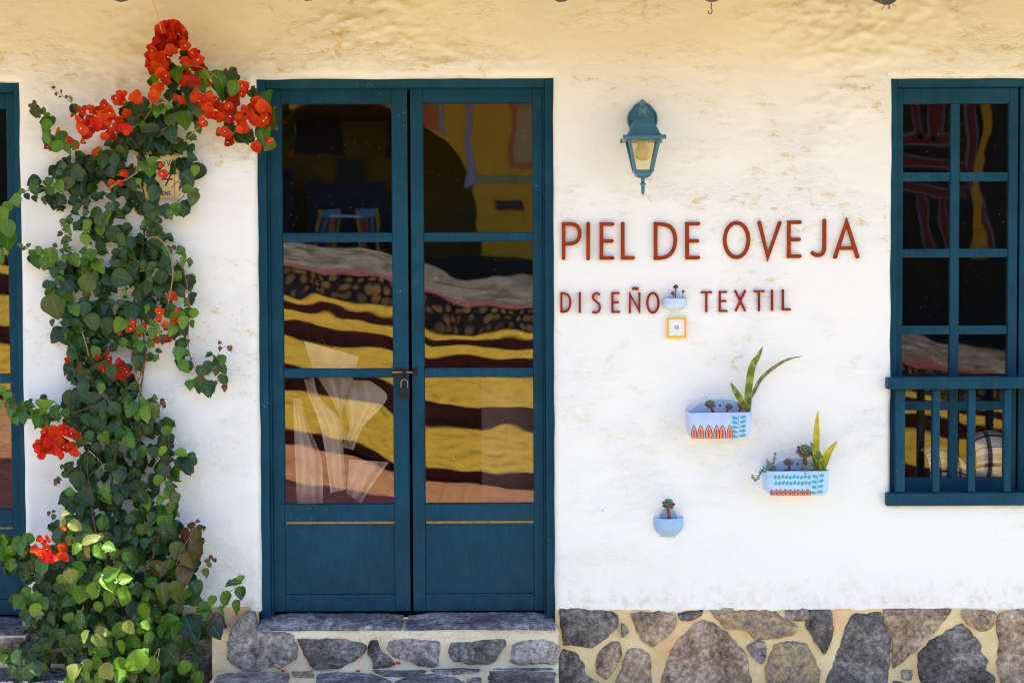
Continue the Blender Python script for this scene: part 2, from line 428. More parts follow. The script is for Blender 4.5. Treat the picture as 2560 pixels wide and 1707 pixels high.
# ------------------------------------------------------------------ ground
STREET_Z = -0.16
def ground():
    t = NT('street_paving'); v = t.coord('Object')
    br = t.n('ShaderNodeTexBrick'); br.inputs['Scale'].default_value = 1.0
    br.inputs['Brick Width'].default_value = 0.24; br.inputs['Row Height'].default_value = 0.12
    br.inputs['Mortar Size'].default_value = 0.006
    t.l(v, br.inputs['Vector'])
    br.inputs['Color1'].default_value = (0.33, 0.28, 0.17, 1); br.inputs['Color2'].default_value = (0.38, 0.33, 0.21, 1)
    br.inputs['Mortar'].default_value = (0.22, 0.16, 0.11, 1)
    f = t.noise(v, 1.2, 5, 0.6)
    c = t.mix(0.35, br.outputs['Color'], t.ramp(f, [(0.3, (0.27, 0.25, 0.18)), (0.7, (0.44, 0.42, 0.31))]))
    m = t.done(t.bsdf(c, 0.9, t.bump(br.outputs['Fac'], -0.3, 0.006), 0.2))
    bm = bmesh.new()
    xs = [-80, -30, -12, -6, -3, 0, 3, 6, 12, 30, 80]; ys = [-80, -40, -24, -16, -8, -5.2, -3, -1.5, 0.0, 0.6]
    g = [[bm.verts.new((x, y, STREET_Z if y > -5.5 else STREET_Z - 1.8)) for x in xs] for y in ys]
    for i in range(len(ys) - 1):
        for j in range(len(xs) - 1):
            bm.faces.new((g[i][j], g[i][j + 1], g[i + 1][j + 1], g[i + 1][j]))
    tag(from_bm('street', bm, m), kind='structure')
ground()

# ------------------------------------------------------------------ the shop house
house = tag(empty('shop_house', (0, 0.3, 0)), 'whitewashed village house with blue doors, blue window and a rough stone base', 'house')

D_X0, D_X1 = X(643), X(1386)                 # main doorway
D_ZT, D_ZB = Z(193), Z(1532, 0.11)
PL_Z = Z(1517, 0, 1800)                      # top of the stone base
DW = D_X1 - D_X0
L_X1 = X(56, 0, 860); L_X0 = L_X1 - DW       # doorway at the left edge
L_ZT = Z(203, 0, 40); L_ZB = Z(1541, 0.11, 40)
V_X0, V_X1 = X(2227), X(2227) + 1.12         # window
V_ZT, V_ZB = Z(192, 0, 2300), Z(1256, 0, 2300)
TOP_Z = 3.25
openings = [(L_X0, L_X1, L_ZB - .06, L_ZT), (D_X0, D_X1, D_ZB - .06, D_ZT), (V_X0, V_X1, V_ZB, V_ZT)]

def plaster_y(x, z):
    k = min(1, max(0.0, (z - 0.4) / 2.0))
    a = nz(x, 0.3, z * 1.5, 1.1) * 0.010 + nz(x + 9, 1.3, z * 1.9, 3.1) * 0.0045
    m = min(1.0, max(0.0, nz(x + 3, 7, z * 1.4, 1.0) * 1.5 + nz(x + 13, 3, z, 3.3) * .8 - .05))
    wx = x + nz(x, 21, z, 4.0) * .06; wz = z + nz(x, 31, z, 4.0) * .05
    # trowel ridges, lumps and flakes
    rid = (1 - abs(nz(wx + 41, 3, wz * 1.9, 3.4))) ** 7 * .55 + (1 - abs(nz(wx * .9 + 11, 9, wz * 2.6, 7.5))) ** 9 * .6
    r = rid * 0.0085 + max(0.0, nz(wx + 31, 2.3, wz * 2.0, 7.0)) * 0.010
    fl = nz(x + 61, 5, z * 1.7, 21.0)
    r2 = (fl if fl > .12 else .12) * .011 + abs(nz(x + 51, 4.3, z * 1.6, 30.0)) * 0.006 + nz(x + 71, 4.3, z * 1.5, 55.0) * .0025
    return a - (r + r2) * (0.14 + 1.15 * m) * (0.40 + 0.80 * k)

def build_wall():
    def axis(a, b, step, cuts):
        out = []; cs = sorted([a, b] + [c for c in cuts if a < c < b])
        for i in range(len(cs) - 1):
            n = max(1, round((cs[i + 1] - cs[i]) / step))
            out += [cs[i] + (cs[i + 1] - cs[i]) * k / n for k in range(n)]
        return out + [cs[-1]]
    xs = axis(-4.6, 4.6, 0.0125, [v for o in openings for v in o[:2]])
    zs = axis(PL_Z - 0.09, TOP_Z, 0.0105, [v for o in openings for v in o[2:]] + [PL_Z])
    def inside(x, z): return any(o[0] < x < o[1] and o[2] < z < o[3] for o in openings)
    bm = bmesh.new(); vs = {}
    def edge_amt(x, z):
        d = 1e9
        for o in openings:
            dx = max(o[0] - x, x - o[1], 0); dz = max(o[2] - z, z - o[3], 0)
            d = min(d, math.hypot(dx, dz))
        return d
    def V(i, j):
        if (i, j) not in vs:
            x, z = xs[i], zs[j]; d = edge_amt(x, z)
            y = plaster_y(x, z)
            f = min(1.0, d / 0.06)
            y = y * (0.25 + 0.75 * f) + 0.010 * max(0, 1 - d / 0.022) ** 2
            xx, zz = x, z
            if d < 1e-6:
                xx += nz(x, 11, z, 6.0) * 0.004; zz += nz(x, 17, z, 6.0) * 0.004
            if j == 0:
                zz = PL_Z - 0.012 + nz(x, 3, 0, 5.0) * 0.016 + nz(x, 5, 0, 19.0) * 0.011 + nz(x, 7, 0, 47.0) * 0.005; y += 0.004
            elif zz < PL_Z: zz = PL_Z - 0.012 + (zz - PL_Z + .09) * 0.2; 
            vs[i, j] = bm.verts.new((xx, y, zz))
        return vs[i, j]
    nx, nzz = len(xs) - 1, len(zs) - 1
    solid = [[not inside((xs[i] + xs[i + 1]) / 2, (zs[j] + zs[j + 1]) / 2) for j in range(nzz)] for i in range(nx)]
    for i in range(nx):
        for j in range(nzz):
            if solid[i][j]:
                bm.faces.new((V(i, j), V(i + 1, j), V(i + 1, j + 1), V(i, j + 1)))
    deep = {}
    def DV(v):
        if v not in deep:
            deep[v] = bm.verts.new((v.co.x, 0.30, v.co.z))
        return deep[v]
    for i in range(nx):
        for j in range(nzz):
            if solid[i][j]: continue
            for (di, dj, a, b) in ((-1, 0, (i, j), (i, j + 1)), (1, 0, (i + 1, j), (i + 1, j + 1)), (0, -1, (i, j), (i + 1, j)), (0, 1, (i, j + 1), (i + 1, j + 1))):
                ii, jj = i + di, j + dj
                if 0 <= ii < nx and 0 <= jj < nzz and solid[ii][jj]:
                    bm.faces.new((V(*a), V(*b), DV(V(*b)), DV(V(*a))))
    me = bpy.data.meshes.new('wall'); bm.normal_update(); bmesh.ops.recalc_face_normals(bm, faces=bm.faces[:])
    bm.to_mesh(me); bm.free()
    me.polygons.foreach_set('use_smooth', [True] * len(me.polygons))
    try: me.set_sharp_from_angle(angle=R(60))
    except Exception: pass
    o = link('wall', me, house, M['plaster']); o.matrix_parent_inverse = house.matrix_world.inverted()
    return o
build_wall()

# core of the wall (keeps daylight out of the plaster shell) and the dark rooms
bm = bmesh.new()
box(bm, -4.6, L_X0 - .02, 0.06, 0.30, -0.3, TOP_Z); box(bm, L_X1 + .02, D_X0 - .02, 0.06, 0.30, -0.3, TOP_Z)
box(bm, D_X1 + .02, V_X0 - .02, 0.06, 0.30, -0.3, TOP_Z); box(bm, V_X1 + .02, 4.6, 0.06, 0.30, -0.3, TOP_Z)
box(bm, L_X0, L_X1, 0.06, 0.30, L_ZT + .02, TOP_Z); box(bm, D_X0, D_X1, 0.06, 0.30, D_ZT + .02, TOP_Z)
box(bm, V_X0, V_X1, 0.06, 0.30, V_ZT + .02, TOP_Z); box(bm, V_X0, V_X1, 0.06, 0.30, -0.3, V_ZB - .02)
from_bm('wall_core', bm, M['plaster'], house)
bm = bmesh.new()
for (a, b, c, d, e, f) in ((-4.6, 4.6, 3.2, 3.25, -0.3, 3.2), (-4.65, -4.6, 0.3, 3.2, -0.3, 3.2), (4.6, 4.65, 0.3, 3.2, -0.3, 3.2),
                           (-4.6, 4.6, 0.3, 3.2, 3.2, 3.25)):
    box(bm, a, b, c, d, e, f)
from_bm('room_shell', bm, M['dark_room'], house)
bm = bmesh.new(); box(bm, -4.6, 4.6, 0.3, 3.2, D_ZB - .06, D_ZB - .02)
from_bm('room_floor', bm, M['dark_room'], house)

# ------------------------------------------------------------------ stones
def stone_mesh(poly, place, depth=0.05, bulge=0.018, rough=0.009, seed=0, sub=0.014):
    """poly: outline (u,v) list; place(u,v,h) -> point, h = height out of the face."""
    rnd = random.Random(seed)
    P = [Vector((a, b)) for a, b in poly]
    c = sum(P, Vector((0, 0))) / len(P)
    P = [p + (p - c).normalized() * min(0.006, (p - c).length * .06) for p in P]
    # round corners and roughen the outline
    out = []
    n = len(P)
    for i in range(n):
        a, b = P[i], P[(i + 1) % n]; L = (b - a).length
        k = max(2, min(10, int(L / sub)))
        for q in range(k): out.append(a.lerp(b, q / k))
    out = [(out[i - 1] + out[i] * 4 + out[(i + 1) % len(out)]) / 6 for i in range(len(out))]
    size = sum((p - c).length for p in out) / len(out)
    out = [p + (p - c).normalized() * (noise.noise(Vector((p.x * 38, p.y * 38, seed * 3.1))) * min(0.009, size * .10) + noise.noise(Vector((p.x * 90, p.y * 90, seed * 1.7))) * min(0.0055, size * .06)) for p in out]
    bm = bmesh.new(); m = len(out); rings = []
    for (s, h) in ((1.0, -depth), (1.0, -0.001), (0.985, 0.42), (0.93, 0.72), (0.74, 0.9), (0.45, 1.0)):
        ring = []
        for p in out:
            q = c + (p - c) * s
            if h <= 0: hh = h
            else:
                hh = bulge * h + (noise.noise(Vector((q.x * 16, q.y * 16, seed))) * rough * 1.5 + noise.noise(Vector((q.x * 45, q.y * 45, seed + 5))) * rough * .8) * min(1, h * 1.3)
            ring.append(bm.verts.new(place(q.x, q.y, hh)))
        rings.append(ring)
    for a, b in zip(rings, rings[1:]):
        for k in range(m): bm.faces.new((a[k], a[(k + 1) % m], b[(k + 1) % m], b[k]))
    cv = bm.verts.new(place(c.x, c.y, bulge + noise.noise(Vector((c.x * 16, c.y * 16, seed))) * rough))
    for k in range(m): bm.faces.new((rings[-1][k], rings[-1][(k + 1) % m], cv))
    return bm
def crop_pts(pts, ox, oy, s): return [(ox + a / s, oy + b / s) for a, b in pts]

# stone base under the white wall
bm = bmesh.new()
N = 240
def plinth_bed(x0, x1, name, mat, ytop=0.008, zt=PL_Z + 0.02, zb=-0.5):
    bm = bmesh.new(); nxx = int((x1 - x0) / 0.03); nzv = 26
    g = [[None] * (nzv + 1) for _ in range(nxx + 1)]
    for i in range(nxx + 1):
        for j in range(nzv + 1):
            x = x0 + (x1 - x0) * i / nxx; z = zb + (zt - zb) * j / nzv
            g[i][j] = bm.verts.new((x, ytop + nz(x, 2, z, 7) * 0.005 + nz(x, 8, z, 22) * 0.002, z))
    for i in range(nxx):
        for j in range(nzv): bm.faces.new((g[i][j], g[i + 1][j], g[i + 1][j + 1], g[i][j + 1]))
    return from_bm(name, bm, mat, house, smooth=True)
base = plinth_bed(D_X1 - 0.0, 4.6, 'stone_base', M['mortar'])
base2 = plinth_bed(L_X1 - 0.02, D_X0 - 0.005, 'stone_base', M['mortar'], 0.004, PL_Z + 0.01)
def wall_stone(parent, pts_px, mat, y=0.008, seed=0, bulge=0.016, **k):
    poly = [(W(a, b, y).x, W(a, b, y).z) for a, b in pts_px]
    bm = stone_mesh(poly, lambda u, v, h: Vector((u, y - h, v)), seed=seed, bulge=bulge, **k)
    return from_bm('stone', bm, mat, parent, angle=55)
C7 = lambda p: crop_pts(p, 1380, 1400, 1.9932)
PLINTH = [
 ([(40,238),(130,240),(250,250),(330,272),(322,330),(270,380),(200,435),(120,420),(60,420),(48,330)], 'st_dark'),
 ([(345,308),(388,352),(345,386)], 'st_grey'),
 ([(398,268),(500,255),(560,257),(617,277),(610,340),(570,380),(500,430),(450,400),(418,330)], 'st_brown'),
 ([(625,264),(752,247),(742,275),(690,302),(640,297)], 'st_dark'),
 ([(785,242),(900,228),(1050,228),(1090,252),(1160,290),(1230,335),(1200,370),(1100,385),(1050,395),(1000,380),(970,345),(860,335),(820,290)], 'st_ochre'),
 ([(1165,234),(1272,234),(1280,290),(1220,305),(1158,285)], 'st_grey'),
 ([(1285,244),(1387,252),(1402,350),(1390,410),(1352,465),(1310,400),(1263,330)], 'st_dark'),
 ([(1500,275),(1638,262),(1648,340),(1688,390),(1672,590),(1655,690),(1365,690),(1365,600),(1400,520),(1440,420),(1480,300)], 'st_dark'),
 ([(1646,244),(1995,240),(1960,290),(1900,360),(1800,450),(1696,545),(1700,398),(1658,333)], 'st_brown'),
 ([(2040,247),(2200,252),(2215,290),(2180,340),(2140,355),(2080,325),(2040,280)], 'st_brown'),
 ([(2228,262),(2352,248),(2480,250),(2500,500),(2460,690),(2250,690),(2220,500),(2230,400),(2212,340)], 'st_brown'),
 ([(2045,318),(2130,410),(2142,470),(2172,500),(2150,540),(2205,575),(2200,690),(1850,690),(1820,480),(1890,400),(1980,350)], 'st_dark'),
 ([(1738,545),(1797,545),(1792,597),(1744,592)], 'st_grey'),
 ([(1700,597),(1765,610),(1770,690),(1690,690)], 'st_dark'),
 ([(765,293),(830,330),(900,400),(960,460),(977,520),(992,612),(990,690),(545,690),(545,612),(560,540),(600,440),(680,350)], 'st_brown'),
 ([(963,430),(1020,400),(1062,405),(1067,470),(1045,517),(1000,480)], 'st_grey'),
 ([(1110,420),(1190,405),(1270,420),(1302,500),(1332,560),(1322,612),(1300,690),(1080,690),(1065,540),(1090,480)], 'st_ochre'),
 ([(238,450),(290,405),(337,410),(347,470),(310,540),(270,592),(225,560),(218,500)], 'st_brown'),
 ([(380,450),(430,440),(482,470),(492,612),(490,690),(310,690),(320,612),(350,520)], 'st_brown'),
 ([(22,490),(60,445),(120,465),(162,520),(166,572),(230,602),(245,690),(20,690),(24,560)], 'st_dark'),
]
for i, (p, m) in enumerate(PLINTH): wall_stone(base, C7(p), M[m], seed=i + 1)
# the base goes on to the right beyond the photograph
rr = random.Random(5)
for i in range(22):
    cx = 2.36 + (i % 8) * 0.27 + rr.uniform(-.04, .04); cz = 0.2 - (i // 8) * 0.22 + rr.uniform(-.03, .03)
    k = rr.randint(6, 8); r0 = rr.uniform(0.09, 0.125)
    poly = [(cx + math.cos(6.283 * q / k) * r0 * rr.uniform(.85, 1.12), cz + math.sin(6.283 * q / k) * r0 * .8 * rr.uniform(.8, 1.1)) for q in range(k)]
    from_bm('stone', stone_mesh(poly, lambda u, v, h: Vector((u, 0.008 - h, v)), seed=60 + i, bulge=.016), M[rr.choice(['st_dark', 'st_brown', 'st_grey'])], base, angle=55)

# steps: a low stone block under each doorway, threshold slabs on top
def step_block(name, x0, x1, yf, z0, z1, mat, yb=0.12, slope=0.0):
    bm = bmesh.new(); nx_ = max(4, int((x1 - x0) / 0.03)); rows = []
    prof = [(yf, z0)] + [(yf, z0 + (z1 - z0) * k / 8) for k in range(1, 8)] + [(yf, z1 - 0.012), (yf + 0.012, z1)] + [(yf + 0.012 + (yb - yf - .012) * k / 6, z1 + slope * k / 6) for k in range(1, 7)]
    for i in range(nx_ + 1):
        x = x0 + (x1 - x0) * i / nx_
        rows.append([bm.verts.new((x, y + (nz(x, 4, z, 8) * 0.006 + nz(x, 9, z, 25) * .0025) * (1 if y < yb - .01 else 0), z + nz(x, y * 3, 3, 8) * 0.004 * (1 if k > 7 else 0))) for k, (y, z) in enumerate(prof)])
    for a, b in zip(rows, rows[1:]):
        for k in range(len(prof) - 1): bm.faces.new((a[k], b[k], b[k + 1], a[k + 1]))
    bm.faces.new(rows[0]); bm.faces.new(rows[-1][::-1])
    return from_bm(name, bm, mat, house, smooth=True, angle=50)
YR = -0.09                                    # riser plane of the doorstep
TH_Z = Z(1561, YR)                            # front edge of the threshold
riser = step_block('doorstep', X(530, YR, 1620), X(1396, YR, 1620), YR, -0.3, TH_Z - 0.028, M['mortar_pale'], 0.13)
C6 = lambda p: crop_pts(p, 500, 1400, 2.352)
RISER = [
 ([(580,462),(700,467),(760,462),(850,464),(920,480),(977,497),(965,540),(900,590),(830,630),(730,632),(670,635),(640,590),(600,520)], 'st_dark'),
 ([(1000,475),(1045,470),(1060,530),(1110,565),(1150,608),(1080,625),(1015,635),(1020,590),(985,550)], 'st_dark'),
 ([(1110,477),(1200,467),(1300,470),(1410,477),(1405,530),(1395,570),(1410,610),(1360,625),(1270,610),(1230,580),(1140,565),(1110,520)], 'st_grey'),
 ([(1470,482),(1600,482),(1680,467),(1790,462),(1795,500),(1760,540),(1740,590),(1690,608),(1600,605),(1500,590),(1465,540)], 'st_dark'),
 ([(1840,500),(1900,472),(1990,467),(2080,482),(2112,530),(2082,613),(2020,600),(1900,610),(1828,590)], 'st_grey'),
]
for i, (p, m) in enumerate(RISER): wall_stone(riser, C6(p), M[m], y=YR, seed=30 + i, bulge=0.02)
S1 = [(255,335),(200,400),(180,440),(165,500),(175,590),(260,640),(350,640),(440,605),(465,635),(560,575),(572,530),(552,450),(520,430),(420,425),(330,418),(314,380),(308,325)]
wall_stone(riser, C6(S1), M['st_grey'], y=YR, seed=41, bulge=0.035, depth=0.10)
wall_stone(base2, C6([(-20,330),(60,322),(130,322),(142,420),(122,600),(82,650),(70,735),(-120,735),(-160,500)]), M['st_dark'], y=-0.02, seed=42, bulge=0.03, depth=.06)
# pale gravel pressed into the mortar under the slabs
bm = bmesh.new(); rg = random.Random(77)
for q in range(420):
    px = rg.uniform(745, 1404); top = 1600 - 20 * max(0, min(1, (px - 800) / 450)) ; py = rg.uniform(top - 8, top + 12)
    if rg.random() > .35 + .65 * (px - 745) / 650: continue
    p = W(px, py, YR - .001); s_ = rg.uniform(.0016, .0034)
    bmesh.ops.create_icosphere(bm, subdivisions=1, radius=s_, matrix=Matrix.Translation(p))
tag(from_bm('gravel', bm, simple_mat('pale_gravel', (.66, .56, .42), .8, .35, 40, .1), riser), kind='stuff')
# threshold slabs
def slab(name, parent, px0, px1, yfront, yback, ztop_f, ztop_b, mat, th=0.035, seed=0):
    x0, x1 = X(px0, yfront, 1555), X(px1, yfront, 1555); bm = bmesh.new(); n = int((x1 - x0) / .02); rows = []
    for i in range(n + 1):
        x = x0 + (x1 - x0) * i / n; row = []
        e = 0.012 * min(1, 6 * min(i, n - i) / n)
        jf = nz(x, seed, 1, 9) * 0.008 + nz(x, seed, 1, 30) * .003
        for k, (yy, zz) in enumerate(((yfront + jf + .006, ztop_f - th), (yfront + jf, ztop_f - .014), (yfront + jf + .008, ztop_f - .003), (yfront * .6 + yback * .4, ztop_f * .6 + ztop_b * .4), (yfront * .3 + yback * .7, ztop_f * .3 + ztop_b * .7), (yback, ztop_b))):
            row.append(bm.verts.new((x, yy, zz + nz(x, yy * 4, seed, 12) * 0.004 - (.012 - e) * (1 if k else 0))))
        rows.append(row)
    for a, b in zip(rows, rows[1:]):
        for k in range(5): bm.faces.new((a[k], b[k], b[k + 1], a[k + 1]))
    bm.faces.new(rows[0]); bm.faces.new(rows[-1][::-1])
    return from_bm(name, bm, mat, parent, smooth=True, angle=50)
slab('threshold_slab', riser, 642, 1001, YR + .012, 0.115, TH_Z - .004, D_ZB + .002, M['slate'], seed=3)
slab('threshold_slab', riser, 1013, 1388, YR + .012, 0.115, TH_Z - .004, D_ZB + .002, M['slate'], seed=8)
# lower step with flat stones, seen at a low angle
LS_Z = Z(1674, YR)
low = step_block('lower_step', X(520, -.3, 1690), X(1398, -.3, 1690), -0.42, -0.4, LS_Z, M['mortar_pale'], YR + .01)
def flat_stone(parent, pts_px, z, mat, seed, **k):
    poly = []
    for a, b in pts_px:
        p = Wz(a, b, z); poly.append((p.x, max(-0.405, p.y)))
    return from_bm('stone', stone_mesh(poly, lambda u, v, h: Vector((u, v, z + h)), seed=seed, bulge=0.008, depth=0.02, rough=.003, **k), mat, parent, angle=55)
LOW = [
 ([(95,690),(150,668),(330,660),(520,668),(520,700),(470,760),(80,760)], 'st_grey'),
 ([(695,672),(800,664),(1010,670),(1115,705),(1130,760),(690,760)], 'slate'),
 ([(1015,652),(1180,655),(1330,650),(1320,668),(1200,688),(1080,682)], 'slate'),
 ([(1355,650),(1500,640),(1650,640),(1630,660),(1500,672),(1400,668)], 'slate'),
 ([(1150,715),(1260,680),(1360,668),(1480,690),(1560,720),(1570,770),(1150,770)], 'slate'),
 ([(1570,700),(1650,695),(1660,770),(1570,770)], 'slate'),
 ([(1705,655),(1900,655),(2085,660),(2080,770),(1695,770)], 'st_dark'),
 ([(1690,640),(1840,628),(2060,632),(2080,645),(1850,648)], 'slate'),
 ([(540,660),(660,655),(670,690),(560,690)], 'st_brown'),
]
for i, (p, m) in enumerate(LOW): flat_stone(low, C6(p), LS_Z, M[m], 80 + i)
# doorstep of the doorway at the left edge
TL_Z = Z(1572, YR, 60)
riser_l = step_block('doorstep', L_X0 - .2, X(62, YR, 1600), YR, -0.3, TL_Z - .03, M['mortar_pale'], 0.13)
slab('threshold_slab', riser_l, -420, 58, YR + .012, 0.115, TL_Z, L_ZB + .002, M['slate'], seed=13)
wall_stone(riser_l, [(-70,1597),(20,1594),(62,1598),(64,1640),(20,1650),(-60,1646)], M['st_brown'], y=YR, seed=52)
wall_stone(riser_l, [(-230,1597),(-120,1594),(-88,1600),(-84,1640),(-130,1650),(-220,1646)], M['st_dark'], y=YR, seed=53)
wall_stone(base2, [(66,1545),(112,1540),(120,1590),(115,1640),(70,1645)], M['st_brown'], y=-0.02, seed=54, bulge=.03)
low_l = step_block('lower_step', L_X0 - .3, X(190, -.3, 1690), -0.42, -0.4, Z(1660, YR, 80), M['mortar_pale'], YR + .01)
for i, p in enumerate(([(-30,1672),(60,1665),(160,1672),(165,1720),(-40,1720)], [(-220,1672),(-120,1668),(-50,1674),(-60,1722),(-240,1722)])):
    flat_stone(low_l, p, Z(1660, YR, 80), M['slate'], 95 + i)

# ------------------------------------------------------------------ doors
YF = 0.05          # front of the frame
YL = 0.095         # front of the leaves
def door_set(x0, x1, zt, zb, gap_px=None, first=True):
    fw = X(664, YL) - X(643, YL)
    fr = bmesh.new()
    box(fr, x0 - .004, x0 + fw, YF, .20, zb - .03, zt - .0, .003)
    box(fr, x1 - fw, x1 + .004, YF, .20, zb - .03, zt - .0, .003)
    box(fr, x0 + fw + .0005, x1 - fw - .0005, YF + .002, .20, zt - (Z(197, YL) - Z(219, YL)), zt, .003)
    # inner rebate strip
    box(fr, x0 + fw + .0006, x0 + fw + .009, YF + .03, .19, zb, zt - .04, .002)
    box(fr, x1 - fw - .009, x1 - fw - .0006, YF + .03, .19, zb, zt - .04, .002)
    from_bm('door_frame', fr, M['paint'], house)
    s = 1.0
    Zl = lambda py: zt - (Z(197, YL) - Z(py, YL)) if not first else Z(py, YL)
    a0 = x0 + fw + .0095; a1 = x1 - fw - .0095
    off = lambda px: x0 + (X(px, YL) - X(643, YL)) * (x1 - x0) / (X(1386, YL) - X(643, YL))
    leaves = [(a0, off(1017.5), off(698), off(979)), (off(1025.5), a1, off(1056), off(1335))]
    rows = [(257, 583), (603, 922), (942, 1260)]
    out = []
    for li, (lx0, lx1, px0, px1) in enumerate(leaves):
        zt_l, zb_l = Zl(219.5), zb + .012
        bm = bmesh.new()
        box(bm, lx0, px0, YL, YL + .042, zb_l, zt_l, .0025)
        box(bm, px1, lx1, YL, YL + .042, zb_l, zt_l, .0025)
        lf = from_bm('door_leaf', bm, M['paint'], house)
        def rail(pa, pb, y=YL + .0015, nm='rail'):
            return quick_box(nm, M['paint'], lf, px0 + .0004, px1 - .0004, y, y + .038, Zl(pb), Zl(pa), .0025)
        rail(219.8, 257); rail(583, 603, YL + .006, 'glazing_bar'); rail(922, 942, YL + .006, 'glazing_bar'); rail(1260, 1303)
        quick_box('rail', M['paint'], lf, px0 + .0004, px1 - .0004, YL + .0015, YL + .038, zb_l + .0004, Zl(1485), .0025)
        # unpainted strip above the panel, the panel itself
        quick_box('bare_wood_strip', M['wood_raw'], lf, px0 + .004, px1 - .001, YL + .010, YL + .03, Zl(1309), Zl(1303.3), .001)
        bm = bmesh.new(); box(bm, px0 + .0004, px1 - .0004, YL + .012, YL + .03, Zl(1484.6), Zl(1309.4), .001)
        e = .006
        from_bm('panel', bm, M['paint'], lf)
        for (pa, pb) in rows:
            g = quick_box('pane', M['glass'], lf, px0 - .004, px1 + .004, YL + .016, YL + .020, Zl(pb) - .004, Zl(pa) + .004, 0)
            # pale line of old putty along the edge of the glass
            bm = bmesh.new(); w = .0032; y0, y1 = YL + .009, YL + .0158
            box(bm, px0 + .0005, px0 + w, y0, y1, Zl(pb) + .001, Zl(pa) - .001); box(bm, px1 - w, px1 - .0005, y0, y1, Zl(pb) + .001, Zl(pa) - .001)
            box(bm, px0 + w, px1 - w, y0, y1, Zl(pb) + .001, Zl(pb) + w); box(bm, px0 + w, px1 - w, y0, y1, Zl(pa) - w, Zl(pa) - .001)
            from_bm('putty_line', bm, M['paint'], lf)
        out.append(lf)
    return out
main_leaves = door_set(D_X0, D_X1, D_ZT, D_ZB)
door_set(L_X0, L_X1, L_ZT, L_ZB, first=False)

# sliding bolt across the two leaves
HY = YL - .001
def P6(a, b, y=HY): return W(940 + a / 9.8, 880 + b / 9.8, y)
bm = bmesh.new()
p, q = P6(485, 715), P6(725, 395); box(bm, p.x, q.x, HY - .004, HY, p.z, q.z, .001)
p, q = P6(450, 540), P6(500, 430); box(bm, p.x, q.x, HY - .012, HY - .003, p.z, q.z, .002)
p, q = P6(640, 530), P6(740, 440); box(bm, p.x, q.x, HY - .017, HY - .003, p.z, q.z, .003)
from_bm('bolt_plate', bm, M['iron'], main_leaves[0])
bm = bmesh.new(); a, b = P6(405, 488), P6(900, 488)
tube(bm, [a + Vector((0, -.010, 0)), b + Vector((0, -.010, 0))], .0038, 10)
from_bm('bolt', bm, M['brass'], main_leaves[0], angle=40)
bm = bmesh.new()
p, q = P6(885, 605), P6(1020, 385); box(bm, p.x, q.x, HY - .004, HY, p.z, q.z, .001)
p, q = P6(900, 550), P6(1000, 435); box(bm, p.x, q.x, HY - .018, HY - .003, p.z, q.z, .004)
from_bm('bolt_keeper', bm, M['iron'], main_leaves[1])
# padlock
lock = tag(empty('padlock', P6(700, 1130)), 'small dark padlock hanging from the sliding bolt between the blue door leaves', 'padlock')
bm = bmesh.new(); p, q = P6(565, 1052), P6(838, 865); box(bm, p.x, q.x, HY - .034, HY - .012, p.z, q.z, .004)
p, q = P6(560, 1132), P6(836, 1050); box(bm, p.x, q.x, HY - .036, HY - .010, p.z, q.z, .004)
from_bm('lock_body', bm, M['iron'], lock)
bm = bmesh.new()
pts = [P6(612, 880, HY - .023)] + [P6(695 + 83 * math.cos(a), 750 - 80 * math.sin(a), HY - .021) for a in [math.pi * (1 - k / 10) for k in range(11)]] + [P6(778, 880, HY - .023)]
tube(bm, pts, .0024, 8); from_bm('shackle', bm, M['brass'], lock, angle=40)
bm = bmesh.new()
pts = [P6(690 + 38 * math.cos(a), 640 + 130 * math.sin(a), HY - .019) for a in [2 * math.pi * k / 16 for k in range(17)]]
tube(bm, pts, .0013, 6); from_bm('link_ring', bm, M['iron'], lock, angle=40)

# ------------------------------------------------------------------ window with railing
WY = 0.07
def Xw(px): return X(px, WY, 720)
def Zw(py): return Z(py, WY, 2380)
fr = bmesh.new()
wx1 = V_X1
box(fr, V_X0 - .004, Xw(2238), WY - .02, .2, V_ZB - .01, V_ZT, .003)
box(fr, wx1 - (Xw(2238) - V_X0), wx1 + .004, WY - .02, .2, V_ZB - .01, V_ZT, .003)
box(fr, Xw(2238) + .0005, wx1 - (Xw(2238) - V_X0) - .0005, WY - .018, .2, Zw(219), V_ZT, .003)
box(fr, Xw(2238) + .0005, wx1 - (Xw(2238) - V_X0) - .0005, WY - .018, .2, V_ZB - .01, Zw(1229), .003)
from_bm('window_frame', fr, M['paint'], house)
rowsw = [(258, 430), (452, 622), (643, 814), (836, 1003), (1026, 1195)]
s1 = (Xw(2238.8), Xw(2545)); s2 = (Xw(2550.5), wx1 - (Xw(2238) - V_X0) - .001)
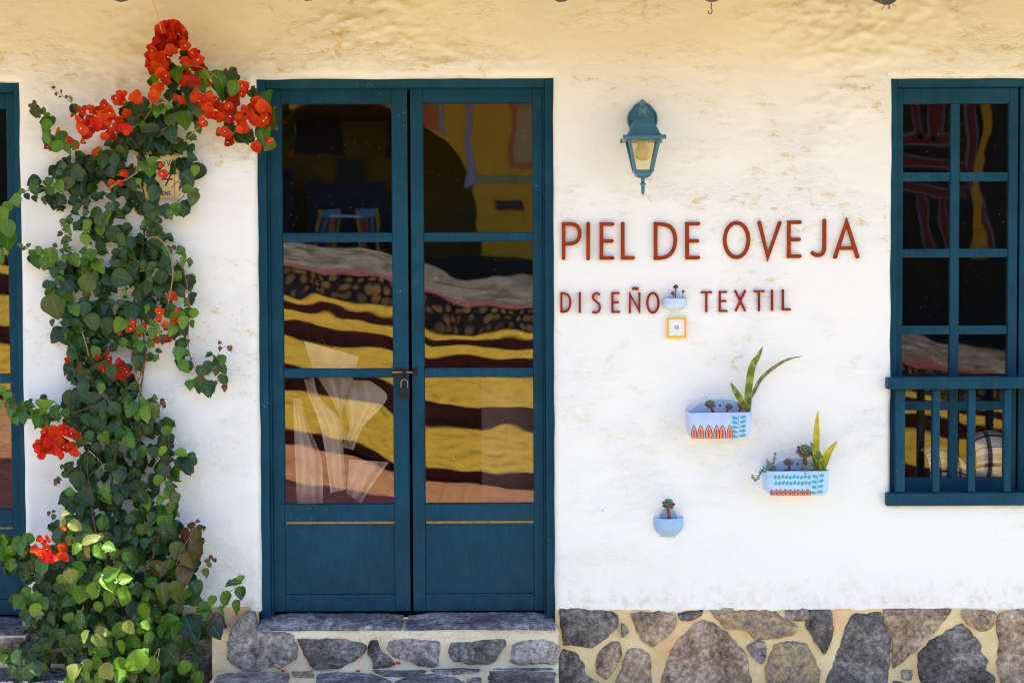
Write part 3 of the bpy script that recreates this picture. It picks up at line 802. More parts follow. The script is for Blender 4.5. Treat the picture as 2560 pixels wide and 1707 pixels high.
for si, (sx0, sx1) in enumerate((s1, s2)):
    a = [Xw(2258), Xw(2378), Xw(2400), Xw(2523)]
    if si: a = [sx0 + (Xw(2545) - Xw(2523)), sx0 + .205, sx0 + .243, sx1 - (Xw(2258) - Xw(2238.8))]
    y = WY + .012
    bm = bmesh.new()
    box(bm, sx0, a[0], y, y + .04, Zw(1228.5), Zw(219.5), .0025); box(bm, a[3], sx1, y, y + .04, Zw(1228.5), Zw(219.5), .0025)
    box(bm, a[1], a[2], y + .004, y + .036, Zw(1195), Zw(258), .0025)
    sash = from_bm('window_sash', bm, M['paint'], house)
    quick_box('rail', M['paint'], sash, a[0] + .0004, a[3] - .0004, y + .001, y + .038, Zw(258), Zw(219.6), .0025)
    quick_box('rail', M['paint'], sash, a[0] + .0004, a[3] - .0004, y + .001, y + .038, Zw(1228.4), Zw(1195), .0025)
    for (pa, pb) in zip(rowsw, rowsw[1:]):
        for (u0, u1) in ((a[0], a[1]), (a[2], a[3])):
            quick_box('glazing_bar', M['paint'], sash, u0 + .0004, u1 - .0004, y + .006, y + .036, Zw(pb[0]), Zw(pa[1]), .0025)
    for (pa, pb) in rowsw:
        for (u0, u1) in ((a[0], a[1]), (a[2], a[3])):
            quick_box('pane', M['glass_w'], sash, u0 - .004, u1 + .004, y + .016, y + .020, Zw(pb) - .004, Zw(pa) + .004, 0)
RY = -0.035
def Xr(px): return X(px, RY, 1090)
def Zr(py): return Z(py, RY, 2380)
bm = bmesh.new(); rx1 = wx1 + .03
box(bm, Xr(2218), rx1, RY, .06, Zr(1264), Zr(1232), .004)
rail = from_bm('window_railing', bm, M['paint'], house)
bm = bmesh.new(); box(bm, Xr(2218), rx1, RY - .012, .055, Zr(972), Zr(943), .004)
from_bm('top_rail', bm, M['paint'], rail)
xb = Xr(2253); step = (Xr(2521) - Xr(2253)) / 3
for k in range(12):
    cx = xb + k * step
    if cx > rx1 - .02: break
    bm = bmesh.new(); w = (Xr(2351) - Xr(2333)) / 2
    ww = w * (1.3 if k == 0 else 1)
    box(bm, cx - ww, cx + ww, RY + .008, RY + .008 + 2 * w, Zr(1231.8), Zr(972.3), .006, 3)
    from_bm('baluster', bm, M['paint'], rail, angle=60)

# ------------------------------------------------------------------ eave: logs, boards, tiles
roof = None
bm = bmesh.new()
sl_ = 0.30
def ez(y): return EAVE_Z + 0.09 + (y + EAVE_OUT) * sl_
def prism(bm, x0, x1, ya, yb, th):
    vs = [bm.verts.new((x, y, ez(y) + dz)) for x in (x0, x1) for (y, dz) in ((ya, 0), (yb, 0), (yb, th), (ya, th))]
    for f in ((0, 1, 2, 3), (7, 6, 5, 4), (0, 4, 5, 1), (1, 5, 6, 2), (2, 6, 7, 3), (3, 7, 4, 0)): bm.faces.new([vs[k] for k in f])
prism(bm, -4.7, 4.7, -EAVE_OUT, 0.5, 0.03)
roof = from_bm('roof', bm, M['eave_board'], house)
# clay tiles on top: one channel per column
bm = bmesh.new()
for k in range(47):
    x = -4.65 + k * 0.2; n = 6; rows = []
    for (y, rsc) in ((-EAVE_OUT - .06, 1.0), (0.5, 1.0)):
        rows.append([bm.verts.new((x + 0.1 * math.cos(math.pi * q / n), y, ez(y) + .035 + 0.07 * math.sin(math.pi * q / n))) for q in range(n + 1)])
    for q in range(n): bm.faces.new((rows[0][q], rows[0][q + 1], rows[1][q + 1], rows[1][q]))
tag(from_bm('roof_tiles', bm, M['clay'], roof, smooth=True), kind='stuff')
for i, px in enumerate((-700, -190, 313, 772, 1400, 1781, 2215, 2600, 3000)):
    yE = -EAVE_OUT + .07
    bot = W(min(max(px, 0), 2560), {313: 6, 772: 3, 1400: 6, 1781: 6, 2215: 15}.get(px, 4), yE).z
    cx = CAM_POS.x + (px - 1280) / FOCAL_PX * (yE - CAM_POS.y); r = 0.052 if px not in (313, 772) else .044
    bm = bmesh.new(); c0 = Vector((cx, yE, bot + r)); pts = []; rad = []
    for k in range(9):
        y = yE + k * (0.45 - yE) / 8
        pts.append(Vector((cx + nz(k, i, 0, .4) * .015, y, c0.z + (y - yE) * sl_))); rad.append(r * (1 + nz(k, i, 5, .6) * .1))
    tube(bm, pts, rad, 14)
    from_bm('rafter', bm, M['log'], house, angle=50)
    if px in (1781, 2215):
        bm = bmesh.new()
        if px == 1781:
            a = [Vector((cx, yE + .03, bot + .004)), Vector((cx, yE + .03, bot - .012))] + [Vector((cx + .007 * math.cos(t) - .004, yE + .03, bot - .026 + .012 * math.sin(t))) for t in [1.2 - q * .55 for q in range(9)]]
            tube(bm, a, .0018, 6); from_bm('hook', bm, M['iron'], house)
        else:
            for q in range(6):
                d = Vector((rr.uniform(-.03, .03), -.01, -rr.uniform(.012, .03)))
                s0 = Vector((cx + rr.uniform(-.012, .012), yE - .001, bot + .012))
                tube(bm, [s0, s0 + d * .6, s0 + d], .0008, 4)
            from_bm('frayed_fibre', bm, M['log'], house)
# ------------------------------------------------------------------ across the street (seen only in the glass)
def opposite():
    ty = NT('yellow_steps'); vy = ty.coord(scale=(.5, 1, 1)); ny = ty.noise(vy, 9.0, 6, .75)
    cy = ty.mix(ty.ramp(ny, [(.40, 1.0), (.50, 0.0)]), ty.mix(ty.noise(vy, 2.0, 4), (.50, .27, .012), (.70, .44, .05)), (.24, .15, .02))
    yel = ty.done(ty.bsdf(cy, .9, ty.bump(ny, .6, .03), .15))
    mar = simple_mat('dark_maroon', (0.085, 0.022, 0.024), 0.85, 0.65, 11, 0.6, 0.2)
    tc = NT('pale_stone_bank'); vc = tc.coord(scale=(.35, 1, 1)); nc = tc.noise(vc, 6.0, 7, .7, .5)
    cop = tc.done(tc.bsdf(tc.ramp(nc, [(.36, (.025, .02, .016)), (.5, (.15, .125, .10)), (.64, (.36, .31, .25))]), .9, tc.bump(nc, .8, .05), .1))
    redl = simple_mat('red_painted_edge', (0.20, 0.045, 0.04), 0.8, 0.15, 9, 0.1)
    ywall = simple_mat('deep_yellow_wall', (0.50, 0.28, 0.02), 0.85, 0.1, 3, 0.1)
    lil = simple_mat('lilac_trim', (0.26, 0.22, 0.34), 0.8, 0.1, 6, 0.1)
    olive = simple_mat('olive_wall', (0.20, 0.13, 0.03), 0.85, 0.15, 3, 0.1)
    nav = simple_mat('navy_panel', (0.015, 0.018, 0.06), 0.7, 0.2, 5, 0.1)
    sky = simple_mat('blue_chair_paint', (0.08, 0.26, 0.42), 0.6, 0.1, 5, 0.1)
    orn = simple_mat('orange_red_trim', (0.42, 0.10, 0.04), 0.7, 0.1, 5, 0.1)
    gry = simple_mat('grey_green_dado', (0.22, 0.22, 0.14), 0.8, 0.15, 5, 0.1)
    def zb(p, d): return 1.65 - p * d / FOCAL_PX          # height seen p photo-pixels under eye level at virtual distance d
    def real_y(d): return 0.23 - (d - 6.13)               # mirrored in the pane
    def zo(x):
        a = -0.15 * (x + 1.5) if x < -1.5 else -0.055 * (x + 1.5)
        return a - 0.26 * max(0.0, min(1.0, (x + 1.75) / .5)) - 0.11 * max(0.0, x - 1.0)
    # broad steps, yellow treads and darker maroon risers: (distance, height below eye)
    steps = tag(empty('street_steps', (0, -12, STREET_Z)), 'broad yellow and maroon steps climbing the far side of the street', 'steps')
    prof = [(16.0, 1.81), (16.0, 1.66), (18.6, 1.44), (18.6, 1.13), (20.8, .86), (20.8, .60), (22.6, .50), (22.6, .36), (23.6, .28)]
    for i in range(len(prof) - 1):
        (d0, h0), (d1, h1) = prof[i], prof[i + 1]
        bm = bmesh.new(); nn = 300; A = []; B = []
        for k in range(nn + 1):
            x = -16 + 32 * k / nn; wob = nz(x, i, 0, .5) * .03 + nz(x, i, 4, 5.0) * .02
            wz = nz(x, i, 9, .9) * .012
            A.append(bm.verts.new((x, real_y(d0) + wob * (1 if d0 > 16 else .3), 1.65 - h0 + zo(x) + wz)))
            wob2 = nz(x, i + (1 if d1 != d0 else 0), 0, .5) * .03
            B.append(bm.verts.new((x, real_y(d1) + wob2 * (1 if d1 > 16 else .3), 1.65 - h1 + zo(x) + nz(x, i + 1, 9, .9) * .012)))
        for k in range(nn): bm.faces.new((A[k], A[k + 1], B[k + 1], B[k]))
        from_bm('riser' if d0 == d1 else 'tread', bm, mar if d0 == d1 else yel, steps)
    # apron of brick sloping with the street
    t = NT('orange_brick_paving'); br = t.n('ShaderNodeTexBrick'); br.inputs['Scale'].default_value = 1.0
    br.inputs['Brick Width'].default_value = 0.5; br.inputs['Row Height'].default_value = 0.2; br.inputs['Mortar Size'].default_value = 0.012
    vv = t.coord(); t.l(vv, br.inputs['Vector']); br.inputs['Color1'].default_value = (.42, .15, .05, 1); br.inputs['Color2'].default_value = (.55, .24, .09, 1); br.inputs['Mortar'].default_value = (.16, .07, .04, 1)
    apron = t.done(t.bsdf(t.mix(.3, br.outputs['Color'], t.ramp(t.noise(vv, 2.0, 5), [(.3, (.25, .09, .04)), (.7, (.62, .34, .17))])), .9, None, .2))
    bm = bmesh.new(); nn = 40; A = []; B = []; C_ = []
    for k in range(nn + 1):
        x = -16 + 32 * k / nn
        A.append(bm.verts.new((x, real_y(11.15), STREET_Z + .004))); B.append(bm.verts.new((x, real_y(13.35) + nz(x, 0, 0, .5) * .1, STREET_Z + .016 + .6 * zo(x))))
    for k in range(nn): bm.faces.new((A[k], A[k + 1], B[k + 1], B[k]))
    tag(from_bm('gutter', bm, mar), kind='structure')
    bm = bmesh.new(); nn = 30; A = []; B = []
    for k in range(nn + 1):
        x = -16 + 32 * k / nn
        A.append(bm.verts.new((x, real_y(13.35) + nz(x, 0, 0, .5) * .1, STREET_Z + .016 + .6 * zo(x)))); B.append(bm.verts.new((x, real_y(16.0) + nz(x, 0, 0, .5) * .04, 1.65 - 1.815 + zo(x))))
    for k in range(nn): bm.faces.new((A[k], A[k + 1], B[k + 1], B[k]))
    tag(from_bm('brick_apron', bm, apron), kind='structure')
    # cobbled retaining wall, red line, pale bank
    wall = tag(empty('cobble_wall', (0, real_y(23.6), .9)), 'low retaining wall of round cobbles with a red painted edge under a pale bank', 'wall')
    bm = bmesh.new(); d = 23.6
    def strip(bm, d0, h0, d1, h1, n=40, amp=.04):
        A = []; B = []
        for k in range(n + 1):
            x = -16 + 32 * k / n
            A.append(bm.verts.new((x, real_y(d0), 1.65 - h0 + zo(x)))); B.append(bm.verts.new((x, real_y(d1), 1.65 - h1 + zo(x) + nz(x, 3, 3, .7) * amp)))
        for k in range(n): bm.faces.new((A[k], A[k + 1], B[k + 1], B[k]))
    strip(bm, 23.6, .30, 23.65, -.16); from_bm('wall_face', bm, M['ink'], wall)
    bm = bmesh.new(); r_ = random.Random(3)
    for row in range(3):
        for k in range(100):
            x = -9 + 18 * (k + r_.uniform(-.3, .3) + .5 * (row % 2)) / 100; zz = 1.65 - .22 + row * .15 + r_.uniform(-.02, .02) + zo(x)
            s = r_.uniform(.045, .088)
            m4 = Matrix.Translation((x, real_y(23.6) + .01, zz)) @ Matrix.Diagonal((s * r_.uniform(.8, 1.2), .04, s * r_.uniform(.8, 1.1), 1))
            bmesh.ops.create_icosphere(bm, subdivisions=2, radius=1.0, matrix=m4)
    tag(from_bm('cobbles', bm, simple_mat('tan_cobble', (0.36, 0.23, 0.12), .8, .5, 2.5, .2), wall, smooth=True), kind='stuff')
    bm = bmesh.new(); strip(bm, 23.55, -.15, 23.7, -.23, amp=.02); from_bm('red_edge', bm, redl, wall)
    bm = bmesh.new(); strip(bm, 23.7, -.22, 25.6, -.62, amp=.1); from_bm('bank', bm, cop, wall)
    # the cafe behind it
    d = 27.0; s = FOCAL_PX / d; y = real_y(d)
    fx = lambda px: (px - 1280) / s
    fz = lambda py: 1.65 - (py - 735) / s
    cafe = tag(empty('cafe_building', (0, y, 2)), 'yellow painted cafe with an arched opening on the far side of the street', 'building')
    ax, az, ar = fx(870), fz(575), 325 / s
    bm = bmesh.new(); n = 32; TOP = 5.4
    arc = [(ax + ar * math.cos(math.pi * k / n), az + ar * math.sin(math.pi * k / n)) for k in range(n + 1)]
    x0, x1, zb0 = -14.0, fx(2140), -2.0
    def quad(bm, pts, yy): bm.faces.new([bm.verts.new((a, yy, b)) for a, b in pts])
    for k in range(n):
        a, b = arc[k], arc[k + 1]
        quad(bm, [a, b, (b[0], TOP), (a[0], TOP)], y)
        bm.faces.new([bm.verts.new(p) for p in ((a[0], y, a[1]), (b[0], y, b[1]), (b[0], y - .5, b[1]), (a[0], y - .5, a[1]))])
    quad(bm, [(ax - ar - .35, zb0), (ax - ar, zb0), (ax - ar, TOP), (ax - ar - .35, TOP)], y)
    quad(bm, [(ax + ar, zb0), (x1, zb0), (x1, TOP), (ax + ar, TOP)], y)
    for sx in (-1, 1): bm.faces.new([bm.verts.new(p) for p in ((ax + sx * ar, y, zb0), (ax + sx * ar, y - .5, zb0), (ax + sx * ar, y - .5, az), (ax + sx * ar, y, az))])
    front = from_bm('facade', bm, ywall, cafe)
    bm = bmesh.new(); quad(bm, [(x0, zb0), (ax - ar - .352, zb0), (ax - ar - .352, TOP), (x0, TOP)], y)
    from_bm('dark_shopfront', bm, M['dark_room'], cafe)
    bm = bmesh.new(); box(bm, -14, 14, y - 3.1, y - 3.0, 1, 5.4); box(bm, -14, 14, y - 3, y - .01, 5.3, 5.4); box(bm, -14.1, -14, y - 3, y, 1, 5.4); box(bm, 14, 14.1, y - 3, y, 1, 5.4)
    from_bm('back_wall', bm, olive, cafe)
    bm = bmesh.new(); box(bm, -14.2, 14.2, y - 3.4, y + .5, 5.45, 5.6); from_bm('roof', bm, M['clay'], cafe)
    bm = bmesh.new(); box(bm, -14, 14, y - 3.0, y + .2, -2.0, fz(648)); from_bm('floor', bm, M['dark_room'], cafe)
    def panel(nm, mat, a, b, c, e, dy=.02, par=None, th=.03):
        p0x, p1x = sorted((fx(a), fx(b))); z0, z1 = sorted((fz(c), fz(e)))
        bm = bmesh.new(); box(bm, p0x, p1x, y + dy - th, y + dy, z0, z1, .004); return from_bm(nm, bm, mat, par or cafe)
    panel('trim', lil, 1095, 1105, 180, 330); panel('trim', lil, 1162, 1180, 180, 470); panel('trim', orn, 1060, 1090, 180, 320)
    panel('dado', gry, 1180, 2140, 440, 470); panel('window_trim', orn, 1278, 1420, 180, 418, .03); panel('shutter', simple_mat('tan_shutter', (.36, .25, .13), .8), 1292, 1406, 180, 404, .05)
    panel('wall_plaque', M['ink'], 1240, 1312, 505, 530, .04)
    panel('wainscot', nav, 730, 940, 430, 600, -2.4); panel('wainscot', nav, 640, 700, 400, 600, -2.2); panel('picture', nav, 690, 820, 200, 350, -2.9); panel('picture', nav, 940, 990, 200, 350, -2.9)
    panel('cabinet', M['ink'], 800, 870, 360, 430, -2.8)
    # chairs and a table in the cafe
    def chair(px, py, label, fl=1):
        c = tag(empty('cafe_chair', (fx(px), y - .9, fz(648))), label, 'chair', 'painted chairs in the cafe')
        X0, Z0, Y0 = fx(px), fz(648), y - .9
        def part(nm, mat, *b):
            bm = bmesh.new(); box(bm, X0 + b[0], X0 + b[1], Y0 + b[2], Y0 + b[3], Z0 + b[4], Z0 + b[5], .004); from_bm(nm, bm, mat, c)
        yl = simple_mat('yellow_leg_paint', (.5, .32, .03), .6)
        for (u, v) in ((-.2, -.2), (.16, -.2), (-.2, .16), (.16, .16)): part('leg', yl, u, u + .04, v, v + .04, 0, .45)
        part('seat', sky, -.22, .22, -.22, .22, .451, .49)
        for u in (-.2, .16): part('post', yl, u, u + .04, -.22, -.18, .491, .98)
        part('backrest', sky, -.155, .155, -.215, -.185, .78, .96)
        for u in (-.1, -.02, .06): part('slat', orn if u == -.02 else sky, u, u + .04, -.21, -.19, .491, .779)
    chair(800, 600, 'blue cafe chair with yellow legs under the arch, left one'); chair(905, 600, 'blue cafe chair with yellow legs under the arch, right one')
    tb = tag(empty('cafe_table', (fx(860), y - .2, fz(648))), 'small pale topped table in front of the cafe chairs', 'table')
    bm = bmesh.new(); box(bm, fx(860) - .35, fx(860) + .35, y - .7, y - .1, fz(648) + .72, fz(648) + .76, .004); from_bm('tabletop', bm, M['pot_pale'], tb)
    for u in (-.32, .28):
        for v in (-.66, -.14):
            bm = bmesh.new(); box(bm, fx(860) + u, fx(860) + u + .04, y + v, y + v + .04, fz(648), fz(648) + .719); from_bm('leg', bm, orn, tb)
    # dark neighbour with a red latticed front, mirrored in the window at the right
    nb = tag(empty('lattice_house', (fx(2330), y, 2)), 'dark shopfront with a red lattice edged in lilac, beside the yellow cafe', 'building')
    bm = bmesh.new(); box(bm, fx(2142), 14, y - .4, y - .05, -2, 5.4); from_bm('front', bm, M['dark_room'], nb)
    def bar(px0, py0, px1, py1, w):
        a = Vector((fx(px0), 0, fz(py0))); b = Vector((fx(px1), 0, fz(py1))); dd = (b - a).normalized(); pp = Vector((-dd.z, 0, dd.x))
        for (mat, ww, yy, nm) in ((lil, w * 1.4, y - .03, 'lilac_edge'), (orn if False else mar_l, w, y - .01, 'lattice_bar')):
            ww = ww / s / 2; bm = bmesh.new()
            vs = [bm.verts.new((p.x, yy + e, p.z)) for e in (0, -.03) for p in (a + pp * ww, b + pp * ww, b - pp * ww, a - pp * ww)]
            for f in ((0, 1, 2, 3), (7, 6, 5, 4), (0, 4, 5, 1), (1, 5, 6, 2), (2, 6, 7, 3), (3, 7, 4, 0)): bm.faces.new([vs[q] for q in f])
            from_bm(nm, bm, mat, nb)
    mar_l = simple_mat('dark_red_lattice', (.13, .013, .010), .7)
    for b in ((2290, 180, 2300, 350, 17), (2345, 180, 2340, 350, 17), (2240, 352, 2400, 346, 20), (2240, 405, 2410, 425, 20), (2240, 480, 2420, 500, 20), (2300, 505, 2330, 650, 17), (2350, 505, 2385, 680, 17), (2260, 660, 2390, 690, 20), (2410, 180, 2455, 640, 22)): bar(*b)
    bm = bmesh.new(); n = 14
    for k in range(n):
        z0, z1 = fz(180 + k * 34), fz(180 + (k + 1) * 34 - 1); xm = fx(2440 + 14 * math.sin(k * .45)); box(bm, xm, xm + 22 / s, y - .03, y + .0, z1, z0)
    from_bm('yellow_edge', bm, ywall, nb)
opposite()
# ------------------------------------------------------------------ sign letters
def ribbon(bm, pts, w, y0, y1, closed=False, cap0=True, cap1=True, rnd=True, bev=.0016):
    """flat stroke of width w along pts (x,z), front at y0, back at y1, with a small chamfer."""
    P = [Vector(p) for p in pts]; n = len(P); L = []; Rr = []
    for i in range(n):
        if closed: a, b, c = P[i - 1], P[i], P[(i + 1) % n]
        else: a, b, c = P[max(i - 1, 0)], P[i], P[min(i + 1, n - 1)]
        d0 = (b - a).normalized() if (b - a).length > 1e-9 else (c - b).normalized()
        d1 = (c - b).normalized() if (c - b).length > 1e-9 else d0
        n0 = Vector((-d0.y, d0.x)); n1 = Vector((-d1.y, d1.x)); m = n0 + n1
        m = m.normalized() if m.length > 1e-6 else n0
        k = min(1 / max(m.dot(n0), 0.2), 2.6)
        L.append(b + m * k * w / 2); Rr.append(b - m * k * w / 2)
    if closed: outs = [L, Rr]
    else:
        cap = lambda c, a0: [c + Vector((math.cos(a0 + math.pi * q / 8), math.sin(a0 + math.pi * q / 8))) * w / 2 for q in range(1, 8)]
        out = list(Rr)
        de = (P[-1] - P[-2]).normalized(); ds = (P[1] - P[0]).normalized()
        if rnd and cap1: out += cap(P[-1], math.atan2(-de.x, de.y) + math.pi)
        out += L[::-1]
        if rnd and cap0: out += cap(P[0], math.atan2(ds.x, -ds.y) + math.pi)
        outs = None
    def add(p, y): return bm.verts.new((p.x, y, p.y))
    if closed:
        c = [[(L[i] * (1 - bev / w) + Rr[i] * (bev / w)) for i in range(n)], [(Rr[i] * (1 - bev / w) + L[i] * (bev / w)) for i in range(n)]]
        Lb, Lf, Rf, Rb = [add(p, y1) for p in L], [add(p, y0) for p in c[0]], [add(p, y0) for p in c[1]], [add(p, y1) for p in Rr]
        Lm, Rm = [add(p, y0 + bev) for p in L], [add(p, y0 + bev) for p in Rr]
        for A, B in ((Lb, Lm), (Lm, Lf), (Lf, Rf), (Rf, Rm), (Rm, Rb), (Rb, Lb)):
            for i in range(n): bm.faces.new((A[i], A[(i + 1) % n], B[(i + 1) % n], B[i]))
    else:
        m = len(out)
        # front as quads along the stroke to stay valid for concave shapes
        Lf, Rf = [add(p, y0) for p in L], [add(p, y0) for p in Rr]
        for i in range(n - 1): bm.faces.new((Lf[i], Lf[i + 1], Rf[i + 1], Rf[i]))
        def capfaces(c, a, b, pts_):
            vs = [add(q, y0) for q in pts_]; ring = [a] + vs + [b]
            bm.faces.new(ring); return ring
        ring1 = [Rf[-1], Lf[-1]]; ring0 = [Lf[0], Rf[0]]
        if rnd and cap1: ring1 = capfaces(P[-1], Rf[-1], Lf[-1], cap(P[-1], math.atan2(-de.x, de.y) + math.pi) if False else [P[-1] + (Matrix.Rotation(math.pi * q / 8, 2) @ (-Vector((-de.y, de.x)))) * w / 2 for q in range(1, 8)])
        if rnd and cap0: ring0 = capfaces(P[0], Lf[0], Rf[0], [P[0] + (Matrix.Rotation(math.pi * q / 8, 2) @ Vector((-ds.y, ds.x))) * w / 2 for q in range(1, 8)])
        loop = Rf[:-1] + ring1 + Lf[-2::-1][:-1] + ring0[:-1] if n > 1 else []
        back = [bm.verts.new((v.co.x, y1, v.co.z)) for v in loop]
        for i in range(len(loop)):
            a, b = loop[i], loop[(i + 1) % len(loop)]
            try: bm.faces.new((a, b, back[(i + 1) % len(loop)], back[i]))
            except ValueError: pass
LY0, LY1 = -0.016, 0.004
def C2(p): return (W(1380 + p[0] / 2.868, 520 + p[1] / 2.868, LY0).x, W(1380 + p[0] / 2.868, 520 + p[1] / 2.868, LY0).z)
def ell(cx, cz, rx, rz, n=36): return [(cx + rx * math.cos(6.28318 * k / n), cz + rz * math.sin(6.28318 * k / n)) for k in range(n)]
def sm2(pts, n=4): return [(p.x, p.y) for p in smooth_path([Vector((a, b, 0)) for a, b in pts], n)]
def letter(sign, ch, strokes, w, mat, rnd):
    bm = bmesh.new()
    for i, s in enumerate(strokes):
        pts = s['p']; pts = [C2(p) for p in pts]
        ribbon(bm, pts, w * s.get('w', 1), LY0 + 0.0012 * i, LY1, closed=s.get('c', False), cap0=s.get('a', True), cap1=s.get('b', True), rnd=rnd)
    o = from_bm('letter', bm, mat, sign, angle=40); o['label'] = 'letter ' + ch
big = tag(empty('shop_name_sign', W(1780, 590, LY1)), 'upper row of large rust red letters reading PIEL DE OVEJA under the lantern', 'sign')
bw = 0.0157
BIG = [
 ('P', [dict(p=[(84, 360), (84, 113), (135, 113)] + sm2([(135, 113), (172, 124), (194, 150), (199, 185), (193, 216), (172, 244), (138, 256)])[1:] + [(98, 256)], b=False)]),
 ('I', [dict(p=[(260, 112), (260, 362)])]),
 ('E', [dict(p=[(435, 115), (355, 115), (355, 358), (435, 358)]), dict(p=[(366, 237), (430, 237)], a=False)]),
 ('L', [dict(p=[(508, 112), (508, 358), (582, 358)])]),
 ('D', [dict(p=[(744, 114), (780, 114)] + sm2([(780, 114), (838, 128), (870, 163), (885, 215), (880, 272), (860, 318), (825, 348), (780, 359)]) + [(744, 359)], c=True)]),
 ('E', [dict(p=[(1050, 113), (970, 113), (970, 356), (1050, 356)]), dict(p=[(981, 236), (1043, 236)], a=False)]),
 ('O', [dict(p=ell(1325, 230, 85, 124), c=True)]),
 ('V', [dict(p=[(1488, 104), (1549, 352), (1634, 106)])]),
 ('E', [dict(p=[(1778, 103), (1700, 103), (1700, 346), (1778, 346)]), dict(p=[(1711, 226), (1773, 226)], a=False)]),
 ('J', [dict(p=[(1955, 90), (1955, 270)] + sm2([(1955, 280), (1951, 310), (1935, 332), (1910, 340), (1885, 334), (1870, 322)]))]),
 ('A', [dict(p=[(2033, 352), (2115, 100), (2193, 350)]), dict(p=[(2064, 288), (2166, 288)], a=False, b=False, w=.95)]),
]
for ch, st in BIG: letter(big, ch, st, bw, M['rust'], True)
small = tag(empty('trade_sign', W(1560, 690, LY1)), 'lower row of thin dark red letters reading DISEÑO TEXTIL', 'sign')
sw = 0.0088
SMALL = [
 ('D', [dict(p=[(68, 610), (85, 610)] + sm2([(85, 610), (113, 622), (129, 650), (132, 680), (125, 715), (108, 738), (85, 745)]) + [(68, 745)], c=True)]),
 ('I', [dict(p=[(200, 603), (200, 752)])]),
 ('S', [dict(p=sm2([(344, 622), (325, 611), (305, 616), (295, 635), (300, 655), (322, 674), (341, 695), (344, 720), (333, 742), (312, 752), (291, 744)]))]),
 ('E', [dict(p=[(485, 610), (434, 610), (434, 745), (489, 745)]), dict(p=[(438, 676), (480, 676)], a=False)]),
 ('Ñ', [dict(p=[(560, 754), (560, 616), (628, 742), (628, 604)]), dict(p=sm2([(578, 586), (588, 573), (600, 578), (611, 583), (620, 570)]))]),
 ('O', [dict(p=ell(725, 680, 40, 71), c=True)]),
 ('T', [dict(p=[(1070, 604), (1147, 604)]), dict(p=[(1108, 606), (1108, 747)], a=False)]),
 ('E', [dict(p=[(1257, 602), (1204, 602), (1204, 738), (1259, 738)]), dict(p=[(1208, 667), (1252, 667)], a=False)]),
 ('X', [dict(p=[(1313, 590), (1387, 740)]), dict(p=[(1388, 588), (1317, 740)])]),
 ('T', [dict(p=[(1448, 596), (1526, 596)]), dict(p=[(1486, 598), (1486, 740)], a=False)]),
 ('I', [dict(p=[(1580, 586), (1580, 737)])]),
 ('L', [dict(p=[(1658, 584), (1658, 727), (1713, 727)])]),
]
for ch, st in SMALL: letter(small, ch, st, sw, M['rust_thin'], False)

# ------------------------------------------------------------------ wall lantern
LNY = -0.14
def PL(a, b, y=LNY): return W(1500 + a / 5.227, 220 + b / 5.227, y)
lamp = tag(empty('wall_lantern', PL(555, 1390)), 'teal painted wall lantern with clear panes and an unlit bulb above the sign', 'lantern')
cxp = PL(560, 600).x
def zl(b): return PL(560, b).z
def wl(a): return a / 5.227 / FOCAL_PX * (LNY - CAM_POS.y)        # crop pixels -> metres at the lantern
# backplate on the wall
bpo = [(555, 150), (600, 190), (660, 225), (705, 285), (735, 320), (755, 390), (748, 470), (720, 530), (690, 590), (620, 660), (555, 690)]
bpo = [(a, b) for a, b in bpo] + [(1110 - a, b) for a, b in bpo[-2:0:-1]]
def plate(bm, outline, ya, yb, sc=1.0, bevel=.004):
    c = Vector((sum(p[0] for p in outline) / len(outline), sum(p[1] for p in outline) / len(outline)))
    rings = []
    for (s, y) in ((1.0, ya), (1.0, yb + bevel), (0.965, yb), (0.90, yb), (0.86, yb + .012)):
        rings.append([bm.verts.new((lambda q: (q.x, y, q.z))(W(1500 + (c.x + (a - c.x) * s) / 5.227, 220 + (c.y + (b - c.y) * s) / 5.227, -0.01))) for a, b in outline])
    for A, B in zip(rings, rings[1:]):
        for k in range(len(A)): bm.faces.new((A[k], A[(k + 1) % len(A)], B[(k + 1) % len(A)], B[k]))
    bm.faces.new(rings[-1])
bm = bmesh.new(); plate(bm, bpo, 0.004, -0.018); bp = from_bm('backplate', bm, M['lamp'], lamp, angle=35)
bm = bmesh.new()
for a in (415, 692):
    p = W(1500 + a / 5.227, 220 + 410 / 5.227, -.006); bmesh.ops.create_icosphere(bm, subdivisions=2, radius=.004, matrix=Matrix.Translation(p))
from_bm('screw', bm, M['brass'], bp, smooth=True)
# arm from the plate to the crown
bm = bmesh.new()
a0 = Vector((cxp, -0.015, zl(470))); pts = smooth_path([a0, Vector((cxp, -.06, zl(360))), Vector((cxp, -.11, zl(200))), Vector((cxp, LNY, zl(230)))], 6)
tube(bm, pts, .010, 12); from_bm('arm', bm, M['lamp'], lamp, smooth=True)
def sq_lathe(bm, prof, n=4, rot=math.pi / 4, k=1.0):
    """square (or n sided) turned shape: prof of (half width, z)"""
    lathe(bm, [(r * (math.sqrt(2) if n == 4 else 1) , z) for r, z in prof], (cxp, LNY, 0), n, rot, rot + 2 * math.pi)
bm = bmesh.new()
lathe(bm, [(0, zl(160)), (wl(22), zl(164)), (wl(34), zl(180)), (wl(30), zl(200)), (wl(20), zl(225)), (wl(24), zl(250)), (wl(52), zl(262)), (wl(54), zl(278)), (wl(38), zl(300)), (wl(40), zl(340)), (wl(50), zl(372)), (wl(58), zl(380)), (wl(58), zl(392))], (cxp, LNY, 0), 20)
from_bm('crown', bm, M['lamp'], lamp, angle=40)
bm = bmesh.new()
